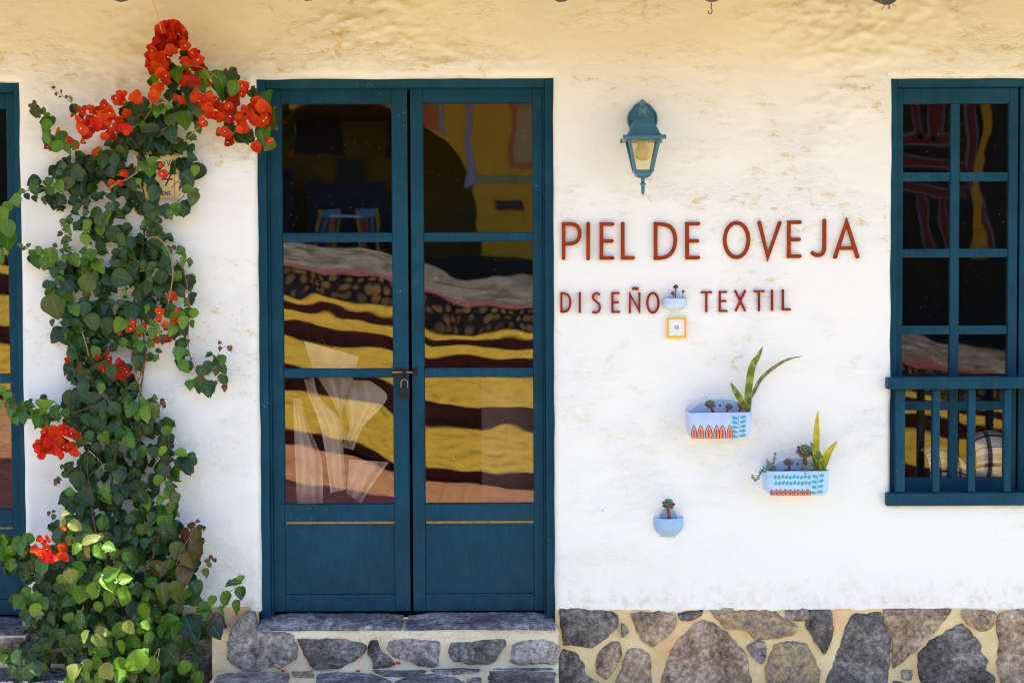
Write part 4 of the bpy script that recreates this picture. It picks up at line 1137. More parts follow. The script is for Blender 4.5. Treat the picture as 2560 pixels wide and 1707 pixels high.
pr = [(wl(58), zl(392)), (wl(75), zl(400)), (wl(112), zl(430)), (wl(140), zl(475)), (wl(152), zl(524)), (wl(165), zl(527)), (wl(165), zl(536)), (wl(172), zl(545)), (wl(190), zl(590)), (wl(212), zl(628)), (wl(220), zl(636)), (wl(252), zl(642)), (wl(262), zl(655)), (wl(262), zl(676)), (wl(250), zl(690)), (wl(205), zl(694)), (wl(205), zl(700)), (0.001, zl(700))]
sq_lathe(bm, pr); from_bm('roof', bm, M['lamp'], lamp, angle=25)
bm = bmesh.new()
for s in (-1, 1):
    for yy in (-1, 1):
        x = cxp + s * wl(262); tube(bm, [Vector((x, LNY + yy * wl(240), zl(640))), Vector((x + s * wl(8), LNY + yy * wl(250), zl(668))), Vector((x - s * wl(2), LNY + yy * wl(250), zl(698)))], .0035, 8)
from_bm('rim_scroll', bm, M['lamp'], lamp, smooth=True)
# cage: four corner bars
HT, HB = wl(212), wl(130); zt_, zb_ = zl(700), zl(1085)
bm = bmesh.new()
for s in (-1, 1):
    for yy in (-1, 1):
        w = wl(20)
        t0 = Vector((cxp + s * (HT - w), LNY + yy * (HT - w), zt_)); t1 = Vector((cxp + s * (HB - w), LNY + yy * (HB - w), zb_))
        vs = [bm.verts.new(c + Vector((u * w, v * w, 0))) for c in (t0, t1) for u, v in ((-1, -1), (1, -1), (1, 1), (-1, 1))]
        for f in ((0, 1, 2, 3), (7, 6, 5, 4), (0, 4, 5, 1), (1, 5, 6, 2), (2, 6, 7, 3), (3, 7, 4, 0)): bm.faces.new([vs[q] for q in f])
from_bm('corner_bars', bm, M['lamp'], lamp)
tg = NT('lamp_glass'); g1 = tg.n('ShaderNodeBsdfTransparent'); g1.inputs['Color'].default_value = (1, .95, .80, 1)
g2 = tg.n('ShaderNodeBsdfGlossy'); g2.inputs['Roughness'].default_value = .05
fr_ = tg.n('ShaderNodeFresnel'); fr_.inputs['IOR'].default_value = 1.5
mx_ = tg.n('ShaderNodeMixShader'); tg.l(fr_.outputs[0], mx_.inputs[0]); tg.l(g1.outputs[0], mx_.inputs[1]); tg.l(g2.outputs[0], mx_.inputs[2])
M['lamp_glass'] = tg.done(mx_)
for (ax_, s) in (('y', -1), ('y', 1), ('x', -1), ('x', 1)):
    bm = bmesh.new(); w = wl(40); i0, i1 = HT - w * .98, HB - w * .98; o0, o1 = HT - w * .5, HB - w * .5
    if ax_ == 'y': q = [(cxp - i0, LNY + s * o0, zt_), (cxp + i0, LNY + s * o0, zt_), (cxp + i1, LNY + s * o1, zb_), (cxp - i1, LNY + s * o1, zb_)]
    else: q = [(cxp + s * o0, LNY - i0, zt_), (cxp + s * o0, LNY + i0, zt_), (cxp + s * o1, LNY + i1, zb_), (cxp + s * o1, LNY - i1, zb_)]
    bm.faces.new([bm.verts.new(p) for p in q]); r = bmesh.ops.solidify(bm, geom=bm.faces[:], thickness=.002)
    from_bm('pane', bm, M['lamp_glass'], lamp)
bm = bmesh.new()
sq_lathe(bm, [(wl(0.1), zl(1078)), (wl(118), zl(1078)), (wl(134), zl(1084)), (wl(136), zl(1102)), (wl(110), zl(1112)), (wl(100), zl(1150)), (wl(78), zl(1165)), (wl(45), zl(1180)), (wl(0.1), zl(1182))])
from_bm('lower_cup', bm, M['lamp'], lamp, angle=25)
bm = bmesh.new()
lathe(bm, [(wl(40), zl(1176)), (wl(28), zl(1185)), (wl(22), zl(1225)), (wl(26), zl(1240)), (wl(42), zl(1252)), (wl(40), zl(1260)), (wl(24), zl(1275)), (wl(24), zl(1310)), (wl(26), zl(1335)), (wl(20), zl(1375)), (wl(8), zl(1398)), (0, zl(1403))], (cxp, LNY, 0), 16)
from_bm('finial', bm, M['lamp'], lamp, angle=40)
bm = bmesh.new()
lathe(bm, [(wl(66), zl(700)), (wl(70), zl(760)), (wl(95), zl(800)), (wl(106), zl(850)), (wl(98), zl(900)), (wl(70), zl(935)), (wl(30), zl(950)), (0, zl(953))], (cxp, LNY, 0), 24)
from_bm('bulb', bm, simple_mat('frosted_bulb', (0.84, 0.72, 0.46), .4, .03), lamp, smooth=True)

# ------------------------------------------------------------------ yellow framed card under the small pot
card = tag(empty('framed_card', W(1692, 843, -.004)), 'small square white card in a yellow frame below the pale round pot', 'card')
def PC(a, b, y): return W(1580 + a / 7.84, 680 + b / 7.84, y)
bm = bmesh.new(); o = [(690, 903), (1058, 890), (1066, 1290), (694, 1296)]; i_ = [(722, 930), (1024, 924), (1030, 1246), (726, 1252)]
yf = -.018
vo_ = [bm.verts.new(PC(a, b, yf)) for a, b in o]; vi_ = [bm.verts.new(PC(a, b, yf)) for a, b in i_]
vb_ = [bm.verts.new((v.co.x, .006, v.co.z)) for v in vo_]; vd_ = [bm.verts.new((v.co.x, yf + .003, v.co.z)) for v in vi_]
for k in range(4):
    k2 = (k + 1) % 4
    bm.faces.new((vo_[k], vo_[k2], vi_[k2], vi_[k])); bm.faces.new((vo_[k], vo_[k2], vb_[k2], vb_[k])); bm.faces.new((vi_[k], vi_[k2], vd_[k2], vd_[k]))
from_bm('frame', bm, M['yellow_tile'], card)
bm = bmesh.new(); bm.faces.new([bm.verts.new((lambda p: (p.x, yf + .0022, p.z))(PC(a, b, yf))) for a, b in i_]); wc = from_bm('white_face', bm, M['white_card'], card)
def rr_path(cx, cz, h, r, n=5):
    out = []
    for (sx, sz, a0) in ((1, 1, 0), (-1, 1, 1), (-1, -1, 2), (1, -1, 3)):
        for k in range(n + 1):
            t = (a0 + k / n) * math.pi / 2; out.append((cx + sx * (h - r) + r * math.cos(t), cz + sz * (h - r) + r * math.sin(t)))
    return out
bm = bmesh.new()
toXZ = lambda pts: [(PC(a, b, yf).x, PC(a, b, yf).z) for a, b in pts]
ribbon(bm, toXZ(rr_path(876, 1086, 36, 14)), .0016, yf + .0014, yf + .003, closed=True, bev=.0002)
ribbon(bm, toXZ(ell(876, 1087, 17, 18, 20)), .0016, yf + .0014, yf + .003, closed=True, bev=.0002)
from_bm('emblem', bm, M['ink'], wc)

# ------------------------------------------------------------------ half round pots
def half_pot(name, label, cx_px, rim_px, bot_px, half_px, foot_px, back_top_px, back_half_px, mat, band_px, tilt=0.0):
    p = W(cx_px, rim_px, -0.04); t = empty(name, (p.x, 0, W(cx_px, bot_px, -.04).z)); tag(t, label, 'pot', 'half round wall pots')
    k = (6.13 - .045) / FOCAL_PX; r = half_px * k; zr = p.z; zb = W(cx_px, bot_px, -.04).z; fr = foot_px * k; zband = W(cx_px, band_px, -.06).z
    H = zr - zb; hb = zr - zband
    prof = [(0.0005, zb), (fr * .96, zb), (fr, zb + .004), (fr * 1.05, zb + H * .1), (r * .78, zb + H * .2), (r * .93, zb + H * .38), (r * .995, zb + H * .56), (r * 1.0, zband - .003), (r * .985, zband), (r * .985, zband + .002), (r * 1.0, zband + .006), (r * .99, zr - .004), (r * .975, zr), (r * .93, zr - .001), (r * .91, zr - .008), (r * .88, zb + H * .5), (r * .6, zb + H * .25), (0.0005, zb + H * .2)]
    bm = bmesh.new(); lathe(bm, prof, (p.x, 0.0, 0), 28, math.pi, 2 * math.pi, 1.0, 0.95)
    from_bm('bowl', bm, mat, t, angle=35)
    bm = bmesh.new(); bt = W(cx_px, back_top_px, -.008).z; bh = back_half_px * k; n = 20
    o = [(p.x + bh * math.cos(math.pi * q / n), zr - .03 + (bt - zr + .03) * math.sin(math.pi * q / n)) for q in range(n + 1)]
    A = [bm.verts.new((a, .004, b)) for a, b in o]; B = [bm.verts.new((a, -.010, b)) for a, b in o]
    for q in range(len(o)): bm.faces.new((A[q], A[(q + 1) % len(o)], B[(q + 1) % len(o)], B[q]))
    bm.faces.new(B); from_bm('backplate', bm, mat, t)
    bm = bmesh.new(); n = 16; zs = zr - .012
    c = bm.verts.new((p.x, -.02, zs + .004)); ring = [bm.verts.new((p.x + r * .9 * math.cos(math.pi + math.pi * q / n), r * .86 * math.sin(math.pi + math.pi * q / n), zs + random.uniform(-.002, .003))) for q in range(n + 1)]
    for q in range(n): bm.faces.new((c, ring[q], ring[q + 1]))
    bm.faces.new((ring[0], c, ring[-1])) if False else None
    rg = random.Random(cx_px)
    for q in range(16):
        a = math.pi + rg.uniform(.15, 2.9); rr_ = r * rg.uniform(.1, .8)
        bmesh.ops.create_icosphere(bm, subdivisions=1, radius=rg.uniform(.003, .006), matrix=Matrix.Translation((p.x + rr_ * math.cos(a), rr_ * math.sin(a) * .95, zs + .003)))
    from_bm('soil', bm, M['soil'], t)
    return t
half_pot('wall_pot', 'pale blue half round pot between the two words of the lower sign row', 1689, 746, 778, 31, 13, 723, 19, M['pot_pale'], 753)
half_pot('wall_pot', 'sky blue half round pot, lowest on the white wall', 1673, 1295, 1343, 38.5, 21, 1268, 25, M['pot_blue'], 1307)

# ------------------------------------------------------------------ painted box planters
PBY = -0.125
def box_planter(label, corners, back, mat, seed):
    """corners: front face top-left, top-right, bottom-right, bottom-left in photo px"""
    tl, tr, br, bl = [W(a, b, PBY) for a, b in corners]
    t = empty('box_planter', ((bl.x + br.x) / 2, 0, bl.z)); tag(t, label, 'planter', 'painted box planters on the wall')
    nC = 6; rc = 0.022; th = .008
    def plan(xl, xr, yf, inset):
        xl += inset; xr -= inset; yf += inset; r = rc - inset * .6
        o = [(xl, 0.004), (xl, yf + r)]
        o += [(xl + r - r * math.cos(q * math.pi / 2 / nC), yf + r - r * math.sin(q * math.pi / 2 / nC)) for q in range(1, nC + 1)]
        o += [(xr - r + r * math.sin(q * math.pi / 2 / nC), yf + r - r * math.cos(q * math.pi / 2 / nC)) for q in range(0, nC + 1)]
        o += [(xr, 0.004)]
        return o
    def lvl(s, inset, dz=0.0, side=0.0):          # s: 0 bottom .. 1 top
        l = bl.lerp(tl, s); r = br.lerp(tr, s)
        P = plan(l.x + side, r.x - side, PBY, inset)
        return [Vector((x, y, l.z + (r.z - l.z) * (x - l.x) / (r.x - l.x) + dz + (0.006 * s * (y - PBY) / -PBY))) for x, y in P]
    bm = bmesh.new(); rings = []
    for (s, ins, sd) in ((0.0, .004, .016), (0.035, .001, .008), (0.09, 0, .003), (0.17, 0, 0), (0.97, 0, 0), (1.0, .002, 0), (1.0, th - .002, 0), (0.97, th, 0), (0.15, th, 0)):
        rings.append([bm.verts.new(v) for v in lvl(s, ins, 0, sd)])
    for A, B in zip(rings, rings[1:]):
        for q in range(len(A) - 1): bm.faces.new((A[q], A[q + 1], B[q + 1], B[q]))
    bm.faces.new(rings[0][::-1]); bm.faces.new(rings[-1])
    from_bm('trough', bm, mat, t, angle=35)
    # arched back board
    bm = bmesh.new(); L_, R_ = W(*back[0], -.01), W(*back[1], -.01); tz = W((back[0][0] + back[1][0]) / 2, back[2], -.01).z; n = 24
    o = [(L_.x, bl.z + .01), (R_.x, br.z + .01)] + [((L_.x + R_.x) / 2 + (R_.x - L_.x) / 2 * math.cos(math.pi * q / n), (L_.z + R_.z) / 2 + (tz - (L_.z + R_.z) / 2) * math.sin(math.pi * q / n)) for q in range(n + 1)]
    A = [bm.verts.new((a, .006, b)) for a, b in o]; B = [bm.verts.new((a, -.011, b)) for a, b in o]; Bc = [bm.verts.new((a, -.0085, b)) for a, b in o]
    for q in range(len(o)): bm.faces.new((A[q], A[(q + 1) % len(o)], B[(q + 1) % len(o)], B[q]))
    bm.faces.new(B); bmesh.ops.delete(bm, geom=Bc, context='VERTS'); bb = from_bm('back_board', bm, mat, t)
    bm = bmesh.new(); c = W(back[3][0], back[3][1], -.012); bmesh.ops.create_cone(bm, cap_ends=True, segments=14, radius1=.0045, radius2=.0045, depth=.002, matrix=Matrix.Translation(c) @ Matrix.Rotation(math.pi / 2, 4, 'X'))
    from_bm('hanging_hole', bm, M['ink'], bb)
    bm = bmesh.new(); top = lvl(.86, th + .0005); rg = random.Random(seed)
    bm.faces.new([bm.verts.new(v) for v in top])
    for q in range(46):
        x = rg.uniform(bl.x + .025, br.x - .025); y = rg.uniform(PBY + .02, -.015)
        bmesh.ops.create_icosphere(bm, subdivisions=1, radius=rg.uniform(.004, .008), matrix=Matrix.Translation((x, y, bl.z + (tl.z - bl.z) * .88 + (br.z - bl.z) * (x - bl.x) / (br.x - bl.x))))
    from_bm('soil', bm, M['soil'], t)
    return t
def CP(a, b): return (1680 + a / 3.4087, 840 + b / 3.4087)
pb1 = box_planter('lavender blue planter with tall striped leaves, the higher of the two boxes',
                  [CP(140, 655), CP(690, 648), CP(672, 870), CP(160, 877)], (CP(172, 655), CP(655, 650), CP(0, 538)[1], CP(410, 592)), M['box_blue'], 1)
pb2 = box_planter('clear blue planter with rows of teal leaves, the lower of the two boxes',
                  [CP(805, 1152), CP(1348, 1150), CP(1335, 1355), CP(825, 1362)], (CP(850, 1150), CP(1300, 1150), CP(0, 1042)[1], CP(1070, 1088)), M['box_blue_b'], 2)
FY = PBY - 0.0008
def flat_poly(bm, pts, y):
    bm.faces.new([bm.verts.new((W(*CP(a, b), y).x, y, W(*CP(a, b), y).z)) for a, b in pts])
def leaf_print(parent, cx, base, top, w, nm='printed_leaf'):
    bm = bmesh.new()
    def outl(k, dz): 
        H = base - top; ps = []
        for q in range(9):
            t = q / 8; ps.append((t, math.sin(math.pi * (0.30 + 0.70 * t)) ** .8 if t < 1 else 0))
        L = [(cx - w / 2 * k * u, base - (H - dz) * t) for t, u in ps]; Rr = [(cx + w / 2 * k * u, base - (H - dz) * t) for t, u in ps[-2::-1]]
        return L + Rr
    flat_poly(bm, outl(1.0, 0), FY); o = from_bm(nm, bm, M['navy'], parent)
    bm = bmesh.new(); flat_poly(bm, outl(.78, 7), FY - .0006); i_ = from_bm('coral_fill', bm, M['coral'], o)
    bm = bmesh.new(); H = base - top
    def ln(a, b, w_): 
        d = Vector((b[0] - a[0], b[1] - a[1])).normalized(); n_ = Vector((-d.y, d.x)) * w_ / 2
        flat_poly(bm, [(a[0] + n_.x, a[1] + n_.y), (b[0] + n_.x, b[1] + n_.y), (b[0] - n_.x, b[1] - n_.y), (a[0] - n_.x, a[1] - n_.y)], FY - .0012)
    ln((cx, base - 2), (cx, base - H * .66), 4)
    for k in range(3):
        zz = base - H * (.14 + .16 * k)
        ln((cx + 2.2, zz), (cx + w * .22, zz - H * .1), 3.2); ln((cx - 2.2, zz), (cx - w * .22, zz - H * .1), 3.2)
    from_bm('printed_vein', bm, M['navy'], o)
for cx, w in ((188, 50), (245, 58), (313, 66), (380, 54), (430, 60), (493, 56)): leaf_print(pb1, cx, 874, 752 + abs(cx - 330) * .02, w)
for cx, w in ((850, 34), (890, 46), (927, 42), (968, 52), (1008, 48), (1044, 36), (1075, 48), (1112, 44), (1157, 60)): leaf_print(pb2, cx, 1357, 1302, w)
def sprig(parent, x0, y0, x1, y1, n, lw, lh):
    bm = bmesh.new()
    k = 10
    for q in range(k):
        a = (x0 + (x1 - x0) * q / k, y0 + (y1 - y0) * q / k); b = (x0 + (x1 - x0) * (q + 1) / k, y0 + (y1 - y0) * (q + 1) / k)
        wob = lambda t: 4 * math.sin(t * 6)
        flat_poly(bm, [(a[0] - 2 + wob(q / k), a[1]), (a[0] + 2 + wob(q / k), a[1]), (b[0] + 2 + wob((q + 1) / k), b[1]), (b[0] - 2 + wob((q + 1) / k), b[1])], FY)
    sp = from_bm('printed_sprig', bm, M['teal'], parent)
    for q in range(n):
        cz = y0 + (y1 - y0) * (q + .4) / n; cx = x0 + (x1 - x0) * (q + .4) / n
        for s in (-1, 1):
            bm = bmesh.new(); pts = []
            ex, ez = cx + s * lw * .62, cz - 6 if s > 0 else cz + 2
            for j in range(14):
                t = 6.28318 * j / 14; u, v = lw / 2 * math.cos(t), lh / 2 * math.sin(t) * (1 + .25 * s * math.cos(t)); an = -.25 * s
                pts.append((ex + u * math.cos(an) - v * math.sin(an), ez + u * math.sin(an) + v * math.cos(an)))
            flat_poly(bm, pts, FY - .0006); from_bm('printed_leaflet', bm, M['teal'], sp)
sprig(pb1, 568, 868, 572, 672, 5, 54, 25)
sprig(pb2, 1234, 1350, 1250, 1166, 4, 44, 25)
for (row, yy, off) in ((0, 1200, 0), (1, 1252, 6)):
    bm = bmesh.new()
    for q in range(10):
        cx = 880 + q * 32 + off; pts = []
        for j in range(12):
            t = 6.28318 * j / 12; u, v = 11 * math.cos(t), 18 * math.sin(t); an = .35
            pts.append((cx + u * math.cos(an) - v * math.sin(an), yy + 6 * math.sin(q * 2.1) * .6 + u * math.sin(an) + v * math.cos(an)))
        flat_poly(bm, pts, FY)
        flat_poly(bm, [(cx + 3, yy - 6), (cx + 9, yy - 8), (cx + 6, yy + 8), (cx + 1, yy + 6)], FY - .0006)
    flat_poly(bm, [(848, yy + 3), (1170, yy - 3), (1170, yy - 0.5), (848, yy + 5.5)], FY - .0003)
    from_bm('printed_row', bm, M['teal'], pb2)

# ------------------------------------------------------------------ plants in the pots
def mat_snake(name, a, b, edge):
    t = NT(name); uv = t.n('ShaderNodeUVMap'); sx = t.n('ShaderNodeSeparateXYZ'); t.l(uv.outputs[0], sx.inputs[0])
    n_ = t.noise(uv.outputs[0], 3.0, 3)
    wv = t.math('SINE', t.math('ADD', t.math('MULTIPLY', sx.outputs[1], 62.0), t.math('MULTIPLY', n_, 12.0)))
    c = t.mix(t.ramp(wv, [(0.3, 0.0), (0.7, 1.0)]), a, b)
    ed = t.math('GREATER_THAN', t.math('ABSOLUTE', t.math('SUBTRACT', sx.outputs[0], .5)), .42)
    c = t.mix(ed, c, edge)
    p = t.bsdf(c, .4, None, .45); tl = t.n('ShaderNodeBsdfTranslucent'); t.l(c, tl.inputs['Color'])
    m_ = t.n('ShaderNodeMixShader'); m_.inputs[0].default_value = .2; t.l(p.outputs[0], m_.inputs[1]); t.l(tl.outputs[0], m_.inputs[2]); return t.done(m_)
M['snake'] = mat_snake('striped_leaf', (.10, .17, .02), (.30, .33, .04), (.33, .31, .04))
M['snake_y'] = mat_snake('yellow_leaf', (.46, .38, .010), (.56, .47, .02), (.48, .33, .01))
M['snake_d'] = mat_snake('dull_leaf', (.15, .15, .05), (.32, .28, .10), (.26, .16, .06))
def strap(parent, pts, w, mat, y0=-.06, y1=-.09, twist=0.2):
    P = smooth_path([Vector((*CP(a, b), 0)) for a, b in pts], 7); n = len(P); wm = w / 3.4087 / FOCAL_PX * 6.05
    pw = [W(p.x, p.y, y0 + (y1 - y0) * i / (n - 1)) for i, p in enumerate(P)]
    bm = bmesh.new(); uvl = bm.loops.layers.uv.new('UVMap'); rows = []
    for i, p in enumerate(pw):
        t = i / (n - 1); d = (pw[min(i + 1, n - 1)] - pw[max(i - 1, 0)]).normalized()
        nn = Vector((0, -1, .1)); sd = d.cross(nn).normalized(); nn = sd.cross(d).normalized()
        wid = wm / 2 * (0.55 + .45 * min(1, t * 3)) * (1 - max(0, (t - .55) / .45) ** 1.7) + .0004
        sd2 = (sd * math.cos(twist * math.sin(t * 5)) + nn * math.sin(twist * math.sin(t * 5)))
        rows.append([bm.verts.new(p + sd2 * wid * u + nn * (-abs(u) * wid * -.25)) for u in (-1, -.5, 0, .5, 1)])
    L = sum(((pw[i + 1] - pw[i]).length for i in range(n - 1)))
    for i in range(n - 1):
        for k in range(4):
            f = bm.faces.new((rows[i][k], rows[i][k + 1], rows[i + 1][k + 1], rows[i + 1][k]))
            for lp, (u, v) in zip(f.loops, ((k / 4, i), ((k + 1) / 4, i), ((k + 1) / 4, i + 1), (k / 4, i + 1))): lp[uvl].uv = (u, v / (n - 1) * L * 2.2)
    return from_bm('leaf', bm, mat, parent, smooth=True)
def plant(name, loc, label, cat): return tag(empty(name, loc), label, cat)
sp1 = plant('snake_plant', W(*CP(632, 655), -.07), 'snake plant with a tall upright leaf and a long bent leaf, in the upper box', 'plant')
strap(sp1, [(640, 672), (648, 600), (650, 470), (680, 270), (735, 170), (776, 84)], 62, M['snake'], -.07, -.07)
strap(sp1, [(645, 672), (655, 560), (700, 470), (770, 350), (900, 245), (1000, 195), (1116, 170)], 30, M['snake_d'], -.06, -.03)
strap(sp1, [(620, 672), (590, 560), (540, 470), (498, 395)], 52, M['snake'], -.075, -.09)
strap(sp1, [(620, 672), (618, 610), (630, 545)], 30, M['snake'], -.08, -.09)
strap(sp1, [(628, 672), (612, 620), (600, 580)], 36, M['snake_d'], -.085, -.10)
sp2 = plant('snake_plant', W(*CP(1255, 1145), -.07), 'snake plant with short spread yellow leaves, in the lower box', 'plant')
strap(sp2, [(1240, 1165), (1228, 1040), (1228, 900), (1232, 760), (1244, 632)], 52, M['snake_y'], -.06, -.05, .1)
strap(sp2, [(1275, 1165), (1262, 1080), (1228, 990), (1176, 898)], 72, M['snake'], -.08, -.10)
strap(sp2, [(1270, 1165), (1295, 1080), (1335, 985), (1411, 888)], 62, M['snake_y'], -.07, -.08)
strap(sp2, [(1245, 1165), (1222, 1060), (1195, 990), (1158, 930)], 50, M['snake'], -.07, -.07)
strap(sp2, [(1290, 1165), (1280, 1090), (1260, 1040)], 60, M['snake'], -.095, -.11)
strap(sp2, [(1225, 1165), (1210, 1110), (1170, 1080)], 26, M['snake_d'], -.08, -.09)
M['ros'] = mat_petal('grey_green_rosette', (.22, .32, .20), (.36, .45, .30))
M['ros_red'] = mat_petal('maroon_rosette', (.26, .10, .09), (.40, .20, .18))
M['ros_stem'] = simple_mat('russet_stem', (.22, .07, .025), .7, .5, 90, .4)
def fleshy(bm, base, d, n_, L, wd, th):
    s = d.cross(n_).normalized(); rows = []
    for (t, w_) in ((0, .35), (.35, .85), (.7, 1.0), (.88, .7), (1.0, .08)):
        c = base + d * L * t + n_ * (L * .28 * t * t)
        rows.append([bm.verts.new(c + s * wd * w_ * math.cos(a) + n_ * th * math.sin(a) * (w_ * .7 + .3)) for a in (0, 1.2, 1.94, math.pi, 4.3, 5.1)])
    for A, B in zip(rows, rows[1:]):
        for q in range(6): bm.faces.new((A[q], A[(q + 1) % 6], B[(q + 1) % 6], B[q]))
    bm.faces.new(rows[0]); bm.faces.new(rows[-1])
def rosette(label, top, base, r_px, red=False, y=-.06, scale=3.4087, org=(1680, 840), skirt=True):
    f = lambda p, yy: W(org[0] + p[0] / scale, org[1] + p[1] / scale, yy)
    T, B = f(top, y - .012), f(base, y); r = r_px / scale / FOCAL_PX * 6.05
    o = tag(empty('succulent', B), label, 'succulent')
    if (T - B).length > .012:
        bm = bmesh.new(); n = 6
        pts = [B.lerp(T, q / n) + Vector((nz(q, r_px, 0, .9) * .003, 0, 0)) for q in range(n + 1)]
        tube(bm, [pts[0] + Vector((0, 0, -.012))] + pts, [r * .26 * (1 + .2 * nz(q, r_px, 4, 1.7)) for q in range(n + 2)], 9); from_bm('stem', bm, M['ros_stem'], o, smooth=True)
    ax = (Vector((0, -.75, .8))).normalized(); u = ax.cross(Vector((1, 0, 0))).normalized(); v = ax.cross(u)
    for (nm, n, tilt, L, w, mt) in (('outer_leaves', 7, -.12, 1.0, .34, 'ros_red'), ('middle_leaves', 7, .45, .8, .32, 'ros_red' if red else 'ros'), ('inner_leaves', 6, .95, .6, .26, 'ros')):
        if nm == 'outer_leaves' and not skirt: continue
        bm = bmesh.new()
        for q in range(n):
            a = 6.283 * q / n + tilt * 3 + r_px
            d = (u * math.cos(a) + v * math.sin(a)); d = (d * math.cos(tilt) + ax * math.sin(tilt)).normalized()
            n_ = (ax - d * ax.dot(d)).normalized()
            fleshy(bm, T + d * r * .08 + ax * (.002 if tilt > .3 else -.002), d, n_, r * L, r * w, r * .09)
        from_bm(nm, bm, M[mt], o, smooth=True)
    return o
rosette('grey green rosette on a stem, left in the upper box', (325, 583), (362, 668), 46)
rosette('small rosette on a leaning stem, middle of the upper box', (487, 603), (455, 668), 32)
rosette('small upright rosette beside the tall leaf of the upper box', (580, 593), (574, 668), 27, y=-.075)
rosette('tall rosette with a purple skirt of leaves, in the lower box', (1130, 985), (1140, 1160), 72)
rosette('pale green rosette on a thick stem, left in the lower box', (992, 1075), (1006, 1160), 42)
rosette('low rosette lying on the rim of the lower box', (1135, 1138), (1137, 1150), 42, y=-.10, skirt=True)
rosette('tiny pink rosette on a tall stem in the pale round pot', (857, 292), (850, 505), 52, True, scale=7.84, org=(1580, 680), y=-.03)
rosette('tiny bent rosette low in the pale round pot', (800, 420), (810, 505), 40, True, scale=7.84, org=(1580, 680), y=-.04)
rosette('tiny thin rosette at the right edge of the pale round pot', (1002, 382), (990, 500), 30, True, scale=7.84, org=(1580, 680), y=-.03)
rosette('single rosette on a russet stem in the lowest sky blue pot', (695, 395), (705, 745), 155, scale=9.8, org=(1600, 1220), y=-.035)
# trailing sedum over the left end of the lower box
sed = plant('trailing_sedum', W(*CP(850, 1150), -.07), 'straggly grey green sedum spilling over the left end of the lower box', 'plant')
rg = random.Random(12)
for pts in ([(870, 1160), (830, 1120), (770, 1140), (738, 1190), (715, 1235), (685, 1195)], [(865, 1160), (855, 1110), (868, 1060), (876, 1010)], [(850, 1160), (820, 1110), (805, 1055)], [(870, 1160), (800, 1150), (760, 1160)], [(880, 1160), (880, 1120), (850, 1090)], [(860, 1160), (840, 1130), (835, 1085)]):
    P = smooth_path([W(*CP(a, b), -.085 - .01 * i) for i, (a, b) in enumerate(pts)], 5)
    bm = bmesh.new(); tube(bm, P, .0011, 5); from_bm('stem', bm, M['stem_red'], sed, smooth=True)
    bm = bmesh.new()
    for i, p in enumerate(P[3:]):
        for q in range(3):
            d = Vector((rg.uniform(-1, 1), rg.uniform(-.8, .3), rg.uniform(-.5, 1))).normalized(); n_ = d.orthogonal().normalized()
            fleshy(bm, p, d, n_, rg.uniform(.007, .012), .0028, .0018)
    from_bm('leaflets', bm, M['ros'], sed, smooth=True)
for p in ((876, 1005), (684, 1190)):
    bm = bmesh.new(); c = W(*CP(*p), -.11)
    for q in range(6):
        d = Vector((rg.uniform(-.6, .6), -.4, rg.uniform(.2, 1))).normalized(); fleshy(bm, c, d, d.orthogonal().normalized(), .008, .0022, .0015)
    from_bm('red_tip', bm, M['ros_red'], sed, smooth=True)

# ------------------------------------------------------------------ enamel house number behind the vine
plq = tag(empty('house_number_plate', W(360, 505, 0)), 'cream house number plate half hidden by the vine, with a slanted 4', 'number plate')
PQ = lambda a, b, y=-.02: W(340 + a / 7.84, 340 + b / 7.84, y)
cream = simple_mat('cream_enamel', (.80, .62, .30), .5, .06, 9, .08)
bm = bmesh.new(); x0, x1 = PQ(-60, 0).x, PQ(815, 0).x; z0, z1 = PQ(0, 1260).z, PQ(0, 370).z; box(bm, x0, x1, -.02, .01, z0, z1, .003); from_bm('plate', bm, cream, plq)
bm = bmesh.new(); box(bm, PQ(735, 0).x, PQ(750, 0).x, -.0208, -.0195, z0 + .006, z1 - .006); box(bm, x0 + .01, PQ(735, 0).x - .0005, -.0208, -.0195, PQ(0, 1235).z, PQ(0, 1225).z); from_bm('border_line', bm, simple_mat('ochre_line', (.5, .3, .08), .6), plq)
def plate_text(strokes, w):
    bm = bmesh.new()
    for i, s in enumerate(strokes): ribbon(bm, [(PQ(a, b).x, PQ(a, b).z) for a, b in s], w, -.0212 - .0003 * i, -.0195, rnd=False, bev=.0001)
    from_bm('lettering', bm, M['ink'], plq)
plate_text([[(545, 500), (570, 540), (540, 580)], [(600, 478), (640, 580), (675, 470)], [(672, 585), (715, 470), (738, 585)], [(684, 552), (730, 552)]], .0030)
plate_text([[(735, 662), (575, 985)], [(735, 662), (520, 850), (718, 852)]], .006)
plate_text([[(480, 1100), (455, 1100), (455, 1160), (482, 1160), (482, 1130), (468, 1130)], [(545, 1095), (512, 1095), (512, 1160), (548, 1160)], [(512, 1128), (540, 1128)], [(572, 1165), (572, 1092), (615, 1160), (615, 1090)], [(672, 1095), (650, 1092), (642, 1108), (670, 1138), (665, 1160), (640, 1158)]], .0030)

